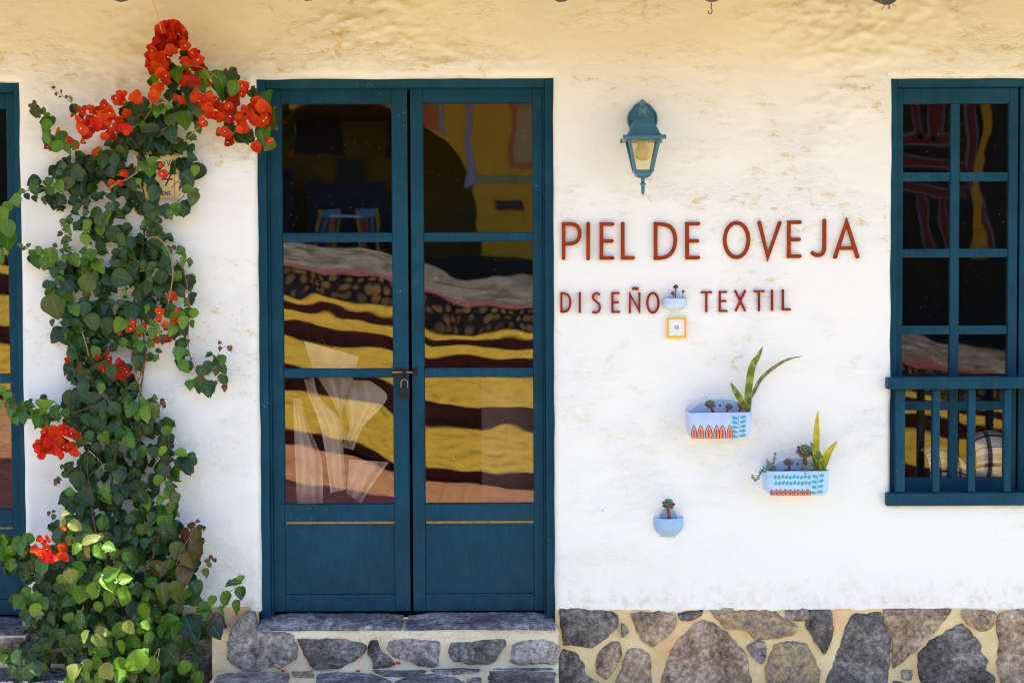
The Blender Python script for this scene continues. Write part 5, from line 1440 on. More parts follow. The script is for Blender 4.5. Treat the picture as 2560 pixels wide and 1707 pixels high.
# ------------------------------------------------------------------ things behind the glass
def drape(label, strips, mat, yb):
    t = tag(empty('hanging_cloth', W(760, 1230, yb)), label, 'cloth')
    for (L, Rt, seed) in strips:
        bm = bmesh.new(); n, m = 24, 16
        Lp = smooth_path([Vector((a, b, 0)) for a, b in L], 8); Rp = smooth_path([Vector((a, b, 0)) for a, b in Rt], 8)
        pick = lambda P, t_: P[min(int(t_ * (len(P) - 1)), len(P) - 2)].lerp(P[min(int(t_ * (len(P) - 1)), len(P) - 2) + 1], t_ * (len(P) - 1) - min(int(t_ * (len(P) - 1)), len(P) - 2))
        g = []
        for i in range(n + 1):
            a, b = pick(Lp, i / n), pick(Rp, i / n); row = []
            for j in range(m + 1):
                q = a.lerp(b, j / m); fold = math.sin(j / m * 9 + seed + i * .06) * .022 + nz(j * .3, i * .12, seed, 1) * .02
                row.append(bm.verts.new(W(620 + q.x / 2.614, 780 + q.y / 2.614, yb + .03 * (seed % 3) + fold)))
            g.append(row)
        for i in range(n):
            for j in range(m): bm.faces.new((g[i][j], g[i][j + 1], g[i + 1][j + 1], g[i + 1][j]))
        from_bm('fold', bm, mat, t, smooth=True)
drape('undyed draped cloth hanging behind the lower left door panes',
      [([(365, 190), (430, 380), (560, 600), (610, 780), (640, 880)], [(725, 290), (690, 420), (640, 560), (615, 700), (665, 880)], 1),
       ([(640, 440), (625, 600), (660, 760), (600, 880)], [(800, 450), (910, 560), (760, 740), (690, 900)], 2),
       ([(365, 440), (400, 560), (480, 780), (540, 1180)], [(430, 430), (470, 560), (600, 720), (640, 1160)], 3),
       ([(295, 560), (300, 760), (310, 1000), (320, 1250)], [(345, 560), (400, 760), (480, 960), (490, 1250)], 4),
       ([(660, 960), (655, 1080), (640, 1180)], [(920, 980), (820, 1120), (740, 1250)], 5)], M['cloth'], .17)
brd = tag(empty('leaning_board', W(1260, 1250, .3)), 'plain pale board standing behind the lower right door pane', 'board')
bm = bmesh.new(); a = W(620 + 1525 / 2.614, 780 + 430 / 2.614, .32); b = W(620 + 1880 / 2.614, 780 + 1290 / 2.614, .32); box(bm, a.x, b.x, .32, .34, b.z, a.z, .003)
from_bm('board', bm, simple_mat('grey_board', (.16, .13, .13), .8), brd)
# rolled checked blankets behind the window
def mat_plaid():
    t = NT('checked_blanket'); uv = t.n('ShaderNodeUVMap'); sx = t.n('ShaderNodeSeparateXYZ'); t.l(uv.outputs[0], sx.inputs[0])
    u, v = sx.outputs[0], sx.outputs[1]
    st = lambda s, k, lo, hi: t.math('MULTIPLY', t.math('GREATER_THAN', t.math('FRACT', t.math('MULTIPLY', s, k)), lo), t.math('LESS_THAN', t.math('FRACT', t.math('MULTIPLY', s, k)), hi))
    c = t.mix(st(v, 3.2, .5, .72), (.90, .88, .82), (.66, .56, .42))
    c = t.mix(t.math('MULTIPLY', st(v, 3.2, .30, .40), .9), c, (.03, .03, .05))
    c = t.mix(t.math('MULTIPLY', st(v, 6.4, .80, .88), .7), c, (.10, .10, .2))
    c = t.mix(t.math('MULTIPLY', st(u, 2.0, .42, .58), .88), c, (.02, .02, .03))
    f = t.noise(uv.outputs[0], 120, 2); return t.done(t.bsdf(c, .9, t.bump(f, .3, .002), .1))
M['plaid'] = mat_plaid()
def blanket(label, px0, px1, py0, py1, y, lean, seed):
    t = tag(empty('rolled_blanket', W((px0 + px1) / 2, py1, y)), label, 'blanket', 'folded blankets behind the window')
    bm = bmesh.new(); uvl = bm.loops.layers.uv.new('UVMap'); nu, nv = 22, 26; g = []
    for i in range(nu + 1):
        row = []
        for j in range(nv + 1):
            u, v = i / nu, j / nv; a = math.pi * (v * 1.25 - .1)
            top = math.sin(math.pi * min(1, u * .55 + .3)) ** .6
            px = px0 + (px1 - px0) * u + lean * (1 - v); py = py1 - (py1 - py0) * (0.5 - .5 * math.cos(a)) * top
            p = W(px, py, y); p.y += -.09 * math.sin(a) + nz(u * 3, v * 3, seed, 1) * .012; row.append(bm.verts.new(p))
        g.append(row)
    for i in range(nu):
        for j in range(nv):
            f = bm.faces.new((g[i][j], g[i + 1][j], g[i + 1][j + 1], g[i][j + 1]))
            for lp, (q, w_) in zip(f.loops, ((i, j), (i + 1, j), (i + 1, j + 1), (i, j + 1))): lp[uvl].uv = (q / nu, w_ / nv)
    from_bm('blanket', bm, M['plaid'], t, smooth=True)
blanket('checked black and white blanket at the right behind the window railing', 2425, 2560, 1075, 1208, .21, 0, 3)
blanket('striped pale blanket behind the left part of the window railing', 2300, 2400, 1115, 1208, .205, 20, 6)
for (px, w_) in ((2305, 18), (2480, 20)):
    wb = tag(empty('dark_post', W(px, 1195, .25)), 'dark upright post behind the window railing, ' + ('left one' if px < 2400 else 'right one'), 'post', 'dark posts inside the window')
    bm = bmesh.new(); box(bm, W(px - w_ / 2, 1100, .25).x, W(px + w_ / 2, 1100, .25).x, .25, .27, V_ZB - .02, W(px, 972, .25).z, .003); from_bm('post', bm, M['ink'], wb)
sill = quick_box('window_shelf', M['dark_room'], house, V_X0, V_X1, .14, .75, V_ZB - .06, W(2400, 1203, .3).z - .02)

# cord holding the top of the vine
cord = tag(empty('tie_cord', W(402, 62, -.3)), 'thin yellow cord tying the top of the vine to the eave', 'cord')
bm = bmesh.new(); tube(bm, [W(376, -14, -.42), W(382, 5, -.39), W(392, 32, -.34), W(404, 78, -.24)], .0018, 6); from_bm('cord', bm, M['cord'], cord)
# ------------------------------------------------------------------ bougainvillea on the wall
vine = tag(empty('bougainvillea', (W(270, 1690).x, -.25, 0.0)), 'climbing bougainvillea with orange red flowers between the two blue doorways', 'plant')
LEAVES = {}
T = {}
# x, y, length, direction of the tip in degrees (0 right, 90 down), tone; each block in the pixels of one enlarged view
T['0,40,4.48'] = """385 960 40 0 r|340 1010 50 90 r|400 1020 90 100 o|395 1090 140 70 o|500 1075 110 70 o|515 1200 150 90 m|510 1240 160 110 l|540 1375 200 90 m|685 1385 180 100 m|640 1460 160 120 l|780 1490 170 90 m|835 1050 120 90 d|800 930 70 90 l|690 850 50 90 o|630 880 40 80 o|675 910 40 0 o|750 910 50 0 o|600 800 40 200 r|915 1130 70 80 d|950 1030 60 60 d"""
T['350,40,4.48'] = """415 670 180 80 l|350 600 140 120 d|510 580 120 0 l|215 710 190 115 l|500 440 120 90 d|695 770 200 75 m|745 660 140 30 l|650 640 100 150 l|900 800 300 85 m|1035 820 200 110 l|1085 790 140 60 l|1045 690 140 60 d|840 640 80 200 d|1240 860 130 20 d|1410 940 180 70 m|1490 1110 170 80 m|1505 1230 130 90 o|1370 1370 200 75 m|1210 1350 170 100 d|1120 1360 130 60 d|1020 1250 120 100 d|1440 1250 100 60 m|960 610 60 -80 r|370 800 150 60 d|540 830 160 80 d|330 900 140 100 d|560 930 130 90 d|450 980 120 90 d|490 1180 260 80 m|230 1210 170 95 d|340 1180 150 60 o|190 1070 150 95 m|260 1060 100 80 l|330 1030 70 0 l|230 970 80 160 l|360 1340 180 70 d|110 1300 200 170 d|100 1450 180 100 d|270 1470 180 90 d|435 1460 190 60 d|660 1280 100 60 m|580 1360 110 20 m|640 1180 140 120 d|650 1080 160 80 o|560 1500 120 60 d|30 990 150 90 d|80 1110 120 90 d|30 1230 90 80 m|-60 1050 150 70 d|-90 1180 150 100 d|20 1380 150 90 d|610 1020 120 60 d|420 900 150 100 d"""
T['0,390,4.48'] = """690 220 230 90 d|780 310 150 110 o|670 350 130 60 l|910 200 200 45 d|910 350 230 95 d|1110 260 180 120 d|1050 140 150 80 d|1130 60 180 90 d|1310 80 180 90 d|1245 190 130 60 d|900 60 160 100 d|420 370 190 85 m|540 300 120 100 m|560 400 120 90 m|420 300 70 -90 m|555 490 110 90 d|675 490 130 95 d|825 500 130 100 d|860 580 110 160 d|960 530 90 30 d|1090 460 130 0 d|940 460 110 80 d|960 650 90 150 m|960 590 70 90 d|1270 460 140 70 d|1350 410 120 40 d|1450 430 130 70 d|1410 320 100 30 d|305 460 80 60 d|390 480 80 60 d|240 410 80 160 m|170 490 150 160 l|190 540 90 60 l|70 580 130 120 l|30 690 220 95 l|95 820 190 80 m|70 950 250 80 m|20 1130 180 90 m|600 560 110 80 d|690 590 90 60 d|1065 630 150 130 m|1240 590 140 85 o|1200 690 170 90 l|1120 740 150 95 o|1215 770 150 95 o|1120 860 130 60 l|980 810 180 125 l|1050 710 110 80 d|870 790 110 60 d|940 750 120 0 d|800 710 120 90 m|715 750 100 95 o|760 830 110 30 l|670 880 70 130 r|790 860 80 60 o|730 965 100 0 o|790 930 70 60 r|740 910 60 90 m|950 950 130 80 l|1010 970 70 30 r|1085 910 140 70 d|1130 1030 160 100 d|1275 890 190 75 d|1400 950 170 80 d|1480 990 140 90 d|320 995 60 -30 o|270 1040 60 160 o|220 1000 60 180 o|355 1100 110 75 m|435 1065 110 90 m|420 1190 150 70 m|560 1140 190 80 l|510 1210 160 110 m|620 1010 60 30 r|590 1060 70 60 o|770 1060 90 30 o|700 1070 80 70 o|720 1150 110 80 m|830 1170 150 70 m|930 1060 100 160 m|1040 1125 160 100 l|930 1200 110 90 m|960 1110 90 170 m|1115 1250 170 50 l|955 1305 150 100 m|1080 1340 110 60 m|780 1280 150 45 d|690 1240 130 100 d|610 1310 140 100 d|680 1400 140 60 d|800 1370 150 0 d|695 1310 60 60 l|760 1480 180 70 d|870 1440 140 45 d|570 1470 130 115 d|560 1540 130 120 m|680 1550 130 90 m|990 1450 240 115 o|1240 1460 190 60 d|1380 1370 230 20 d|1330 1240 170 0 d|1415 1120 160 100 d|1520 1110 140 80 d|1210 1330 130 150 d|1400 1530 100 70 l|1230 1390 150 60 d|1120 1400 140 90 d|1000 1380 130 60 d"""
T['250,390,4.48'] = """555 150 170 80 m|470 110 110 100 l|600 50 130 -40 l|570 270 180 95 d|430 290 70 90 l|610 430 190 100 d|380 330 170 90 d|640 480 120 80 d|440 480 150 60 d|590 630 240 90 d|530 600 140 100 d|740 620 150 80 d|800 660 130 80 m|870 610 150 110 m|950 600 190 95 d|1040 480 170 100 o|1000 395 140 10 l|980 270 210 55 d|930 130 210 85 d|1040 30 140 20 d|1085 180 190 110 d|1060 170 120 100 l|820 480 170 85 d|660 120 110 80 d|640 730 100 60 d|570 770 130 100 d|650 820 90 80 d|580 860 120 95 d|715 910 130 0 d|445 900 80 -90 d|445 960 120 0 d|650 1010 200 40 d|590 1000 180 100 d|750 1060 130 60 m|590 1110 130 70 d|740 1120 120 30 d|720 1220 170 160 d|580 1270 140 150 m|690 1360 180 100 d|740 1450 150 90 d|870 1360 140 105 m|880 1270 100 60 d|970 1410 170 100 d|890 1460 110 60 d|890 1090 100 180 m|940 1190 120 95 l|1005 1190 90 80 o|945 1110 70 60 o|510 1490 190 95 d|670 1530 140 100 d|900 1530 180 40 d|830 1030 60 60 r|480 1230 110 100 m|560 1390 90 60 d|780 1280 80 60 d|420 1380 130 90 d|300 420 140 80 d|330 200 150 90 d|200 350 130 60 d|100 300 120 90 d"""
T['0,740,4.48'] = """615 120 290 85 o|590 300 80 95 d|745 290 170 120 d|850 160 140 80 m|940 150 180 100 d|1150 140 160 80 d|1055 300 210 90 d|1200 340 220 85 d|740 470 220 65 d|870 310 150 20 d|870 520 170 115 d|1100 500 210 30 d|920 620 170 110 d|1060 630 130 110 l|795 670 150 90 d|825 800 170 80 d|1040 780 170 80 d|970 900 190 40 d|1090 990 150 80 d|1130 1040 120 100 l|930 1040 160 100 d|820 1180 230 100 d|980 1170 190 45 d|1050 1290 130 95 d|870 1310 150 60 d|980 1390 160 70 d|1090 1430 200 100 d|850 1450 150 50 d|1200 1530 140 60 d|1280 860 190 90 d|1250 920 130 60 d|1390 980 190 50 d|1510 1030 120 60 d|1500 1110 100 80 d|1250 1090 120 20 d|1300 1270 190 60 d|1150 1260 140 80 d|1160 1330 140 100 d|1340 1450 190 50 d|1410 1530 150 20 m|1420 1170 130 150 m|1460 1280 170 115 m|1530 1320 150 90 l|1330 350 150 110 l|1450 190 220 90 d|20 1060 120 90 l|85 1140 150 80 l|160 1180 140 80 o|130 1300 150 110 m|80 1220 110 90 l|10 1220 90 90 l|290 1280 200 75 m|240 1370 180 65 m|330 1220 110 20 m|420 1380 220 95 m|510 1215 190 -20 l|530 1400 170 100 m|640 1320 190 90 m|730 1330 120 60 m|180 1390 120 60 m|760 1410 120 60 d|770 100 60 -60 d|1130 700 130 70 d|1180 780 120 60 d"""
T['250,740,4.48'] = """325 180 200 80 d|530 200 230 100 d|530 150 120 100 l|215 330 160 110 l|190 170 140 120 o|780 160 150 100 d|905 220 120 100 l|980 190 130 150 m|1040 190 130 110 l|985 90 90 0 m|1050 40 150 100 d|945 310 160 100 l|1040 320 90 90 m|930 400 150 70 d|930 540 150 80 d|885 650 160 90 m|950 660 110 170 m|915 770 150 60 d|960 790 170 65 m|1025 700 40 0 o|1120 860 170 80 d|1220 810 160 110 d|1010 1000 140 90 m|1110 1000 190 95 d|1180 1070 150 60 d|1250 1040 180 95 d|1220 670 90 160 d|1330 740 110 60 d|1370 720 150 80 m|1385 830 120 60 d|1310 840 120 95 o|1380 940 150 80 d|1405 1030 90 100 r|1345 525 60 0 r|1340 590 60 90 r|1455 590 80 70 r|1285 690 60 60 m|590 300 90 0 l|580 420 130 100 l|470 380 110 30 l|660 400 90 90 l|795 380 150 110 l|700 490 110 100 o|450 570 140 80 m|560 530 130 100 m|400 470 120 60 m|240 520 110 90 m|640 350 80 60 l|820 240 130 115 l|340 560 130 60 d|660 620 80 30 d|630 700 100 110 m|580 690 90 60 d|550 660 70 90 d|430 640 150 80 d|430 740 160 90 d|270 980 200 50 d|400 1020 120 70 d|380 1110 100 80 d|290 1190 170 -20 m|340 1270 190 110 m|420 1320 160 100 m|520 1330 200 80 l|490 1190 130 0 l|610 1290 170 95 o|615 1140 80 30 m|710 1200 90 60 r|590 1180 60 160 r|420 1400 150 110 d|580 1390 160 80 d|760 1430 150 30 d|710 1520 130 100 d|760 1510 120 60 m|240 1530 150 0 m|630 1480 140 80 d|570 1520 150 80 d|700 1480 130 60 d|760 60 130 60 d"""
T['0,1080,4.9'] = """1035 390 220 90 d|1110 500 180 130 d|950 590 210 95 d|835 440 150 105 d|820 520 90 90 o|1195 200 150 70 d|1330 90 200 85 m|1400 210 180 120 d|1400 450 170 120 d|1480 550 190 100 d|1320 740 210 80 l|1220 520 120 95 o|1140 640 170 40 d|870 740 140 50 m|850 840 230 85 d|1070 820 230 50 d|900 960 150 110 d|1090 1020 150 160 d|1250 1120 200 90 m|1100 1110 190 60 d|1080 1200 150 30 m|690 610 100 110 r|730 570 80 30 o|600 1000 60 110 r|660 970 60 0 r|650 1040 80 90 o|800 1000 110 -10 y|770 1110 140 100 y|930 1150 180 40 y|720 1290 220 110 o|680 1150 150 90 d|850 1330 140 120 y|930 1430 170 110 L|1070 1450 200 80 y|1060 1330 150 160 y|1170 1300 150 -20 y|1240 1460 210 60 L|1340 1420 160 20 L|1400 1120 150 60 d|1480 1020 140 60 d|1460 1230 150 80 d|40 1390 200 85 m|270 1440 220 100 m|50 1520 150 90 m|220 1370 130 40 m|140 1460 150 80 l|1400 900 150 45 d|1440 1300 150 60 d|960 1330 140 90 o|850 1250 120 90 m|1010 980 150 80 d|960 1050 130 100 d|1000 1240 120 60 d|1180 1220 140 90 d|1300 1300 150 80 d|1000 120 150 90 d|1100 60 150 80 d|1330 330 110 60 d|1420 720 150 60 d|1440 820 140 100 d"""
T['300,1080,4.612'] = """500 150 160 70 d|560 120 170 95 d|490 220 120 100 l|390 240 140 60 d|230 350 140 100 d|170 260 150 100 d|270 230 140 95 m|120 110 170 60 m|150 510 230 95 d|30 520 180 100 d|550 310 150 0 d|710 250 150 20 l|740 390 240 35 d|490 440 190 150 d|650 510 160 60 d|440 560 140 110 l|550 620 120 80 o|640 620 70 50 r|620 660 80 80 o|540 700 130 100 l|470 790 120 120 l|600 740 130 100 o|650 760 120 70 o|570 880 130 95 l|635 910 180 100 o|460 910 150 110 m|370 1000 160 120 d|560 1000 150 60 m|480 1030 140 110 m|620 1110 200 80 d|250 1130 140 80 o|350 1140 130 80 m|470 1130 130 40 o|520 1240 150 90 d|620 1250 150 100 d|650 1370 220 105 o|880 1200 180 90 b|740 1190 150 115 r|830 1070 100 160 r|915 1130 120 100 b|960 1110 70 80 r|900 1030 60 0 r|910 1350 240 95 b|800 1470 230 80 b|270 1290 150 80 d|160 1270 120 60 d|60 1200 170 20 d|60 1040 170 60 d|130 1010 140 0 d|300 890 170 80 d|260 760 180 60 d|430 1360 150 100 d|530 1380 150 70 d|130 1380 140 60 d|250 1420 150 70 d|80 1440 150 60 m|430 1460 130 20 d|150 1520 170 90 m|490 1540 150 -30 o|1000 1480 80 160 r|1050 1440 60 30 r|1090 1480 60 60 r|1030 1530 70 80 o|720 1450 120 90 d|200 640 160 60 d|90 680 150 80 d|200 980 150 60 d|350 880 120 100 d|90 620 150 60 d|180 720 160 90 d"""
T['0,1100,2.583'] = """520 820 110 20 m|450 880 110 90 y|520 1000 120 100 l|480 950 110 80 m|730 860 110 -20 L|640 910 100 150 L|620 970 110 110 L|760 960 110 70 L|810 900 90 0 L|820 990 100 60 L|700 1020 110 100 l|640 1080 90 90 l|900 980 80 90 o|950 1000 80 60 o|930 1040 80 120 l|945 1110 130 70 l|980 930 100 20 m|1050 990 150 95 o|1090 1020 110 100 m|1160 990 150 100 o|1190 880 140 80 b|1010 840 150 150 b|1265 960 110 60 d|1270 1030 110 20 d|1310 1090 90 160 m|1370 1040 80 100 m|1460 1030 110 110 m|1480 930 60 160 m|1560 990 90 80 m|1540 1080 90 95 m|1530 920 60 0 m|1560 890 50 -30 l|1330 860 60 80 o|1330 1130 90 100 m|1340 1190 90 90 d|1390 1240 120 60 d|1440 1100 60 80 m|240 1010 70 0 l|160 990 80 150 m|120 1050 100 130 m|200 1050 90 60 m|230 1100 110 110 l|190 1160 90 100 d|290 1060 90 90 m|340 1040 100 60 d|440 1040 100 150 m|470 1160 100 100 m|520 1170 120 95 m|340 1160 110 100 d|500 1310 140 100 d|370 1250 110 150 d|560 1270 90 100 y|660 1240 120 -10 y|600 1340 100 110 l|650 1290 100 40 y|760 1230 110 150 l|790 1340 100 90 L|840 1210 90 60 y|870 1300 110 20 l|960 1280 80 90 l|940 1200 70 40 L|1050 1230 100 110 m|1130 1220 110 100 m|1100 1160 110 -20 m|1230 1230 190 70 d|1170 1320 150 100 d|1250 1290 120 60 d|1100 1390 140 40 d|980 1330 120 90 d|940 1380 80 80 L|870 1430 150 105 L|660 1370 110 20 m|560 1460 100 70 y|640 1440 110 30 l|700 1500 130 80 y|780 1450 110 60 L|770 1530 110 90 L|560 1520 90 90 L|490 1510 120 110 y|450 1560 80 90 l|850 1520 100 60 o|990 1460 130 100 l|970 1540 120 80 d|1180 1470 110 90 m|1250 1470 80 60 m|640 1540 110 100 m|230 1480 110 60 d|200 1500 130 90 d|130 1500 100 110 d|130 1410 110 60 d|270 1380 130 100 d|200 1400 100 60 d|50 1390 90 0 m|30 1420 80 100 m|310 1300 90 0 d|470 1420 90 60 d|300 1340 80 120 d|90 1430 90 80 d|30 680 130 90 l|40 740 120 80 m|70 810 100 100 m|140 690 110 80 m|150 760 110 20 d|190 790 120 70 d|170 870 100 100 d|260 890 80 100 d|270 820 120 80 m|370 790 90 90 d|330 900 80 100 d|300 960 100 60 d|700 930 120 60 L|560 940 110 120 m|400 960 110 60 d|420 1100 110 90 d|600 1150 110 80 d|720 1120 110 60 d|850 1100 110 110 d|1000 1130 110 60 d|1130 1100 120 90 d|900 1170 110 80 m|700 1300 100 60 l|1050 1320 110 60 d|850 1390 100 50 m|740 1390 110 90 m|470 1230 120 60 d|430 1340 110 100 d"""
FL = {}
# x, y, size
FL['0,40,4.48'] = "930 1260 90|1000 1150 80|1080 1200 90|1150 1110 90|1060 1280 70|1180 1000 80|1240 1060 80|1310 950 80|1390 920 100|1510 910 100|1260 1130 80|1330 1160 60|1420 1090 70|1330 1240 90|1420 1260 80|1230 1350 90|1260 1300 70|980 1330 70|920 1070 70|1000 1030 50|1050 1060 60|820 1120 40|870 1150 50|760 1380 50|800 1400 50|650 1270 30|940 1400 50|870 1480 50|530 1470 30|1180 1360 60|1100 1510 60|1110 1060 80|1200 1180 70|1030 1220 80|960 1200 80|1130 1240 80|1190 1050 80"
FL['350,40,4.48'] = "250 130 90|330 120 90|390 110 80|450 150 70|280 190 90|350 180 90|230 230 90|300 270 90|370 250 100|450 230 100|200 290 90|260 330 90|330 330 90|400 320 90|480 340 100|150 380 90|210 390 90|270 410 90|340 400 100|110 450 90|170 460 90|240 470 90|130 550 90|190 540 90|250 560 80|310 510 70|150 600 70|220 640 90|270 600 80|300 680 70|280 740 70|200 810 90|170 900 90|610 420 80|660 470 100|640 540 90|560 520 80|500 510 80|660 580 80|520 690 100|570 720 90|480 720 80|560 660 80|640 740 80|640 900 90|700 950 90|760 930 90|830 950 80|780 880 70|850 990 70|920 1030 90|1000 1040 90|1040 950 100|1080 900 90|1140 840 90|1150 770 90|1000 1000 80|750 1060 90|790 1090 80|830 1140 70|720 1180 90|760 1020 70|900 1150 80|1030 1150 80|950 1130 70|930 1290 70|960 1310 80|1010 1410 80|1130 1150 90|1180 1060 80|1240 1030 80|1300 970 80|1370 1000 90|1400 1060 90|1350 1090 90|1420 1130 80|1300 1170 90|1380 1200 90|1430 1200 70|1240 1130 80|1160 1260 90|1310 1465 90|1450 1390 60|410 920 60|480 940 60|740 730 70"
FL['250,740,4.48'] = "800 15 80|680 165 70|650 260 60|640 480 60|755 485 60|360 375 80|490 340 60|355 290 50|730 320 50|820 290 50|860 155 40|850 270 40|220 420 30|230 760 70|280 830 70|250 890 60|290 860 70|450 430 40"
FL['0,740,4.48'] = "750 720 50|900 800 40|1100 690 50|1210 640 50|1230 720 60|1350 740 60|1400 820 60|1380 880 60|1340 900 60|1150 800 50|1170 840 40"
FL['0,390,4.48'] = "1390 190 70|1250 290 60|1340 300 50"
FL['250,390,4.48'] = "705 190 80|690 100 50|280 200 50"
PK = {}
PK['0,1080,4.9'] = "500 130 90|560 60 90|520 200 90|470 160 80|620 20 90|640 90 100|580 130 90|690 60 100|740 0 100|720 110 90|790 80 100|850 20 100|660 160 100|740 180 90|800 160 100|860 190 90|600 210 90|520 260 90|690 230 90|750 250 100|580 -10 90|660 -40 90|760 -50 80|830 -30 90|910 240 80|980 40 70|470 220 60|540 280 60|760 280 70|900 0 80"
PK2 = {}
PK2['0,1080,4.9'] = "520 1320 80|600 1300 80|430 1430 80|580 1420 80|520 1500 80|640 1500 80|760 1420 80|770 1500 80|560 1550 80|800 1540 70|760 1380 70|790 1190 50|760 1170 50|470 1460 70|620 1540 80|490 1300 60|560 1350 70|700 1540 70"
def parse(d, n):
    for k, s in d.items():
        ox, oy, sc = [float(v) for v in k.split(',')]
        for it in s.split('|'):
            f = it.split()
            yield (ox + float(f[0]) / sc, oy + float(f[1]) / sc, float(f[2]) / sc, f[3:] )
def lerp_tab(x, tab):
    for (a, va), (b, vb) in zip(tab, tab[1:]):
        if x <= b: return va + (vb - va) * max(0, (x - a)) / (b - a)
    return tab[-1][1]
def vdepth(px, py):
    base = lerp_tab(py, [(0, .16), (250, .16), (420, .09), (900, .07), (1150, .13), (1300, .24), (1450, .32), (1600, .38), (1720, .42)])
    if py > 1250: base *= 0.45 + .55 * max(0, min(1, (520 - px) / 260)) * max(0.35, min(1, (px + 60) / 120))
    if px < 60: base += .05
    return base
# leaf shapes: heart shaped blades, folded along the midrib, wavy at the edge
def leaf_mesh(name, mat, seed, merge=None):
    r = random.Random(seed)
    fold, curl, wave = r.uniform(.08, .62), r.uniform(-.3, .75), r.uniform(.025, .075)
    wd, ph = r.uniform(.70, .94), r.uniform(0, 6)
    rows = []; ts = [0.0, .08, .2, .36, .52, .68, .82, .92, 1.0]
    skew = r.uniform(-.09, .09)
    for t in ts:
        w = wd * .5 * (max(0.0, math.sin(math.pi * min(1, (t * .985 + .015) ** .64))) ** .80 if t < 1 else 0.0)
        if t == 0: w = wd * .12
        if t > .8: w = max(w * (.86 if t > .9 else .95), 0.0)
        row = []
        for u in (-1, -.55, 0, .55, 1):
            x = u * w; y = t - .5 - (.03 * abs(u) if t < .1 else 0)
            z = abs(x) * fold * 1.6 - curl * (t - .4) ** 2 + wave * math.sin(t * 13 + u * 2 + ph) * abs(u)
            if abs(u) == 1 and 0 < t < .95: x *= 1 + .05 * math.sin(t * 41 + ph)
            row.append((x + skew * math.sin(t * 3.1), y, z, .5 + u * .5, t))
        rows.append(row)
    return rows
VAR = {}
def tri_rows(rows, bm, uvl, mw=None, mi=0):
    g = []
    for row in rows: g.append([bm.verts.new((mw @ Vector(p[:3])) if mw is not None else p[:3]) for p in row])
    for i in range(len(rows) - 1):
        for k in range(4):
            ids = ((i, k), (i, k + 1), (i + 1, k + 1), (i + 1, k))
            if i == len(rows) - 2:
                pass
            f = bm.faces.new([g[a][b] for a, b in ids]); f.material_index = mi; f.smooth = True
            for lp, (a, b) in zip(f.loops, ids): lp[uvl].uv = rows[a][b][3:5]
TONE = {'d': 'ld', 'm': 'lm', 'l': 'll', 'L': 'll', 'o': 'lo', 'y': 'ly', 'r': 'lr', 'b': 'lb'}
NV = 14
def get_leaf(tone, v):
    if (tone, v) not in VAR:
        bm = bmesh.new(); uvl = bm.loops.layers.uv.new('UVMap'); tri_rows(leaf_mesh('leaf', None, v * 7 + 3), bm, uvl)
        bmesh.ops.remove_doubles(bm, verts=bm.verts[:], dist=1e-5)
        me = bpy.data.meshes.new('leaf'); bm.to_mesh(me); bm.free(); me.materials.append(M[tone]); VAR[tone, v] = me
    return VAR[tone, v]
rv = random.Random(21)
def leaf_matrix(px, py, ln, ang, dep, tilt=1.0):
    c = W(px, py, -dep); a = R(ang)
    t = Vector((math.cos(a), rv.uniform(-.5, .35) * tilt, -math.sin(a))).normalized()
    n_ = Vector((rv.uniform(-.75, .75) * tilt, -1, rv.uniform(-.25, .85) * tilt))
    n_ = (n_ - t * n_.dot(t)).normalized(); s = t.cross(n_).normalized()
    m = Matrix((s, t, n_)).transposed().to_4x4()
    L = ln / FOCAL_PX * (6.13 - dep) * rv.uniform(.96, 1.16)
    return Matrix.Translation(c) @ m @ Matrix.Diagonal((L, L, L, 1)), L
items = []
for (px, py, ln, f) in parse(T, 5):
    if 404 < px < 446 and 388 < py < 504: continue
    ang, tone = float(f[0]), f[1]; d = vdepth(px, py) + rv.uniform(-.03, .03)
    d += {'d': -.015, 'm': .01, 'l': .03, 'o': .02, 'y': .04, 'L': .05}.get(tone, .01)
    if tone in 'Ly' and py > 1230:
        d = max(d, sun_depth(W(px, py, -.4).z) + rv.uniform(-.01, .10))
    items.append((px, py, ln, ang + rv.uniform(-9, 9), tone, max(.015, d)))
lead = list(items)
# small dark leaves behind the traced ones, filling the body of the plant
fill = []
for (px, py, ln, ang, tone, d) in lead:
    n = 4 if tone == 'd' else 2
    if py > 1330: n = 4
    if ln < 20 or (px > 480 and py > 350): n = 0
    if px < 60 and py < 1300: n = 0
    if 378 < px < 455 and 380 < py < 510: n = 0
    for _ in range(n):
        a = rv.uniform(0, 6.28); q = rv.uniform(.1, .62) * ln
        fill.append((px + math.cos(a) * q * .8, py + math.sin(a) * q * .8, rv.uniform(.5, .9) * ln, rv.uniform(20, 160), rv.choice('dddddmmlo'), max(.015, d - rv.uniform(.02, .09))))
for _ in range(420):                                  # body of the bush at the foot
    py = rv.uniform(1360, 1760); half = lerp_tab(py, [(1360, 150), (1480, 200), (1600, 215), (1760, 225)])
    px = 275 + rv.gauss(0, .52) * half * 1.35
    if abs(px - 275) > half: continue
    fill.append((px, py, rv.uniform(26, 44), rv.uniform(20, 160), rv.choice('dddddddmml'), rv.uniform(.04, .9) * vdepth(px, py) ))
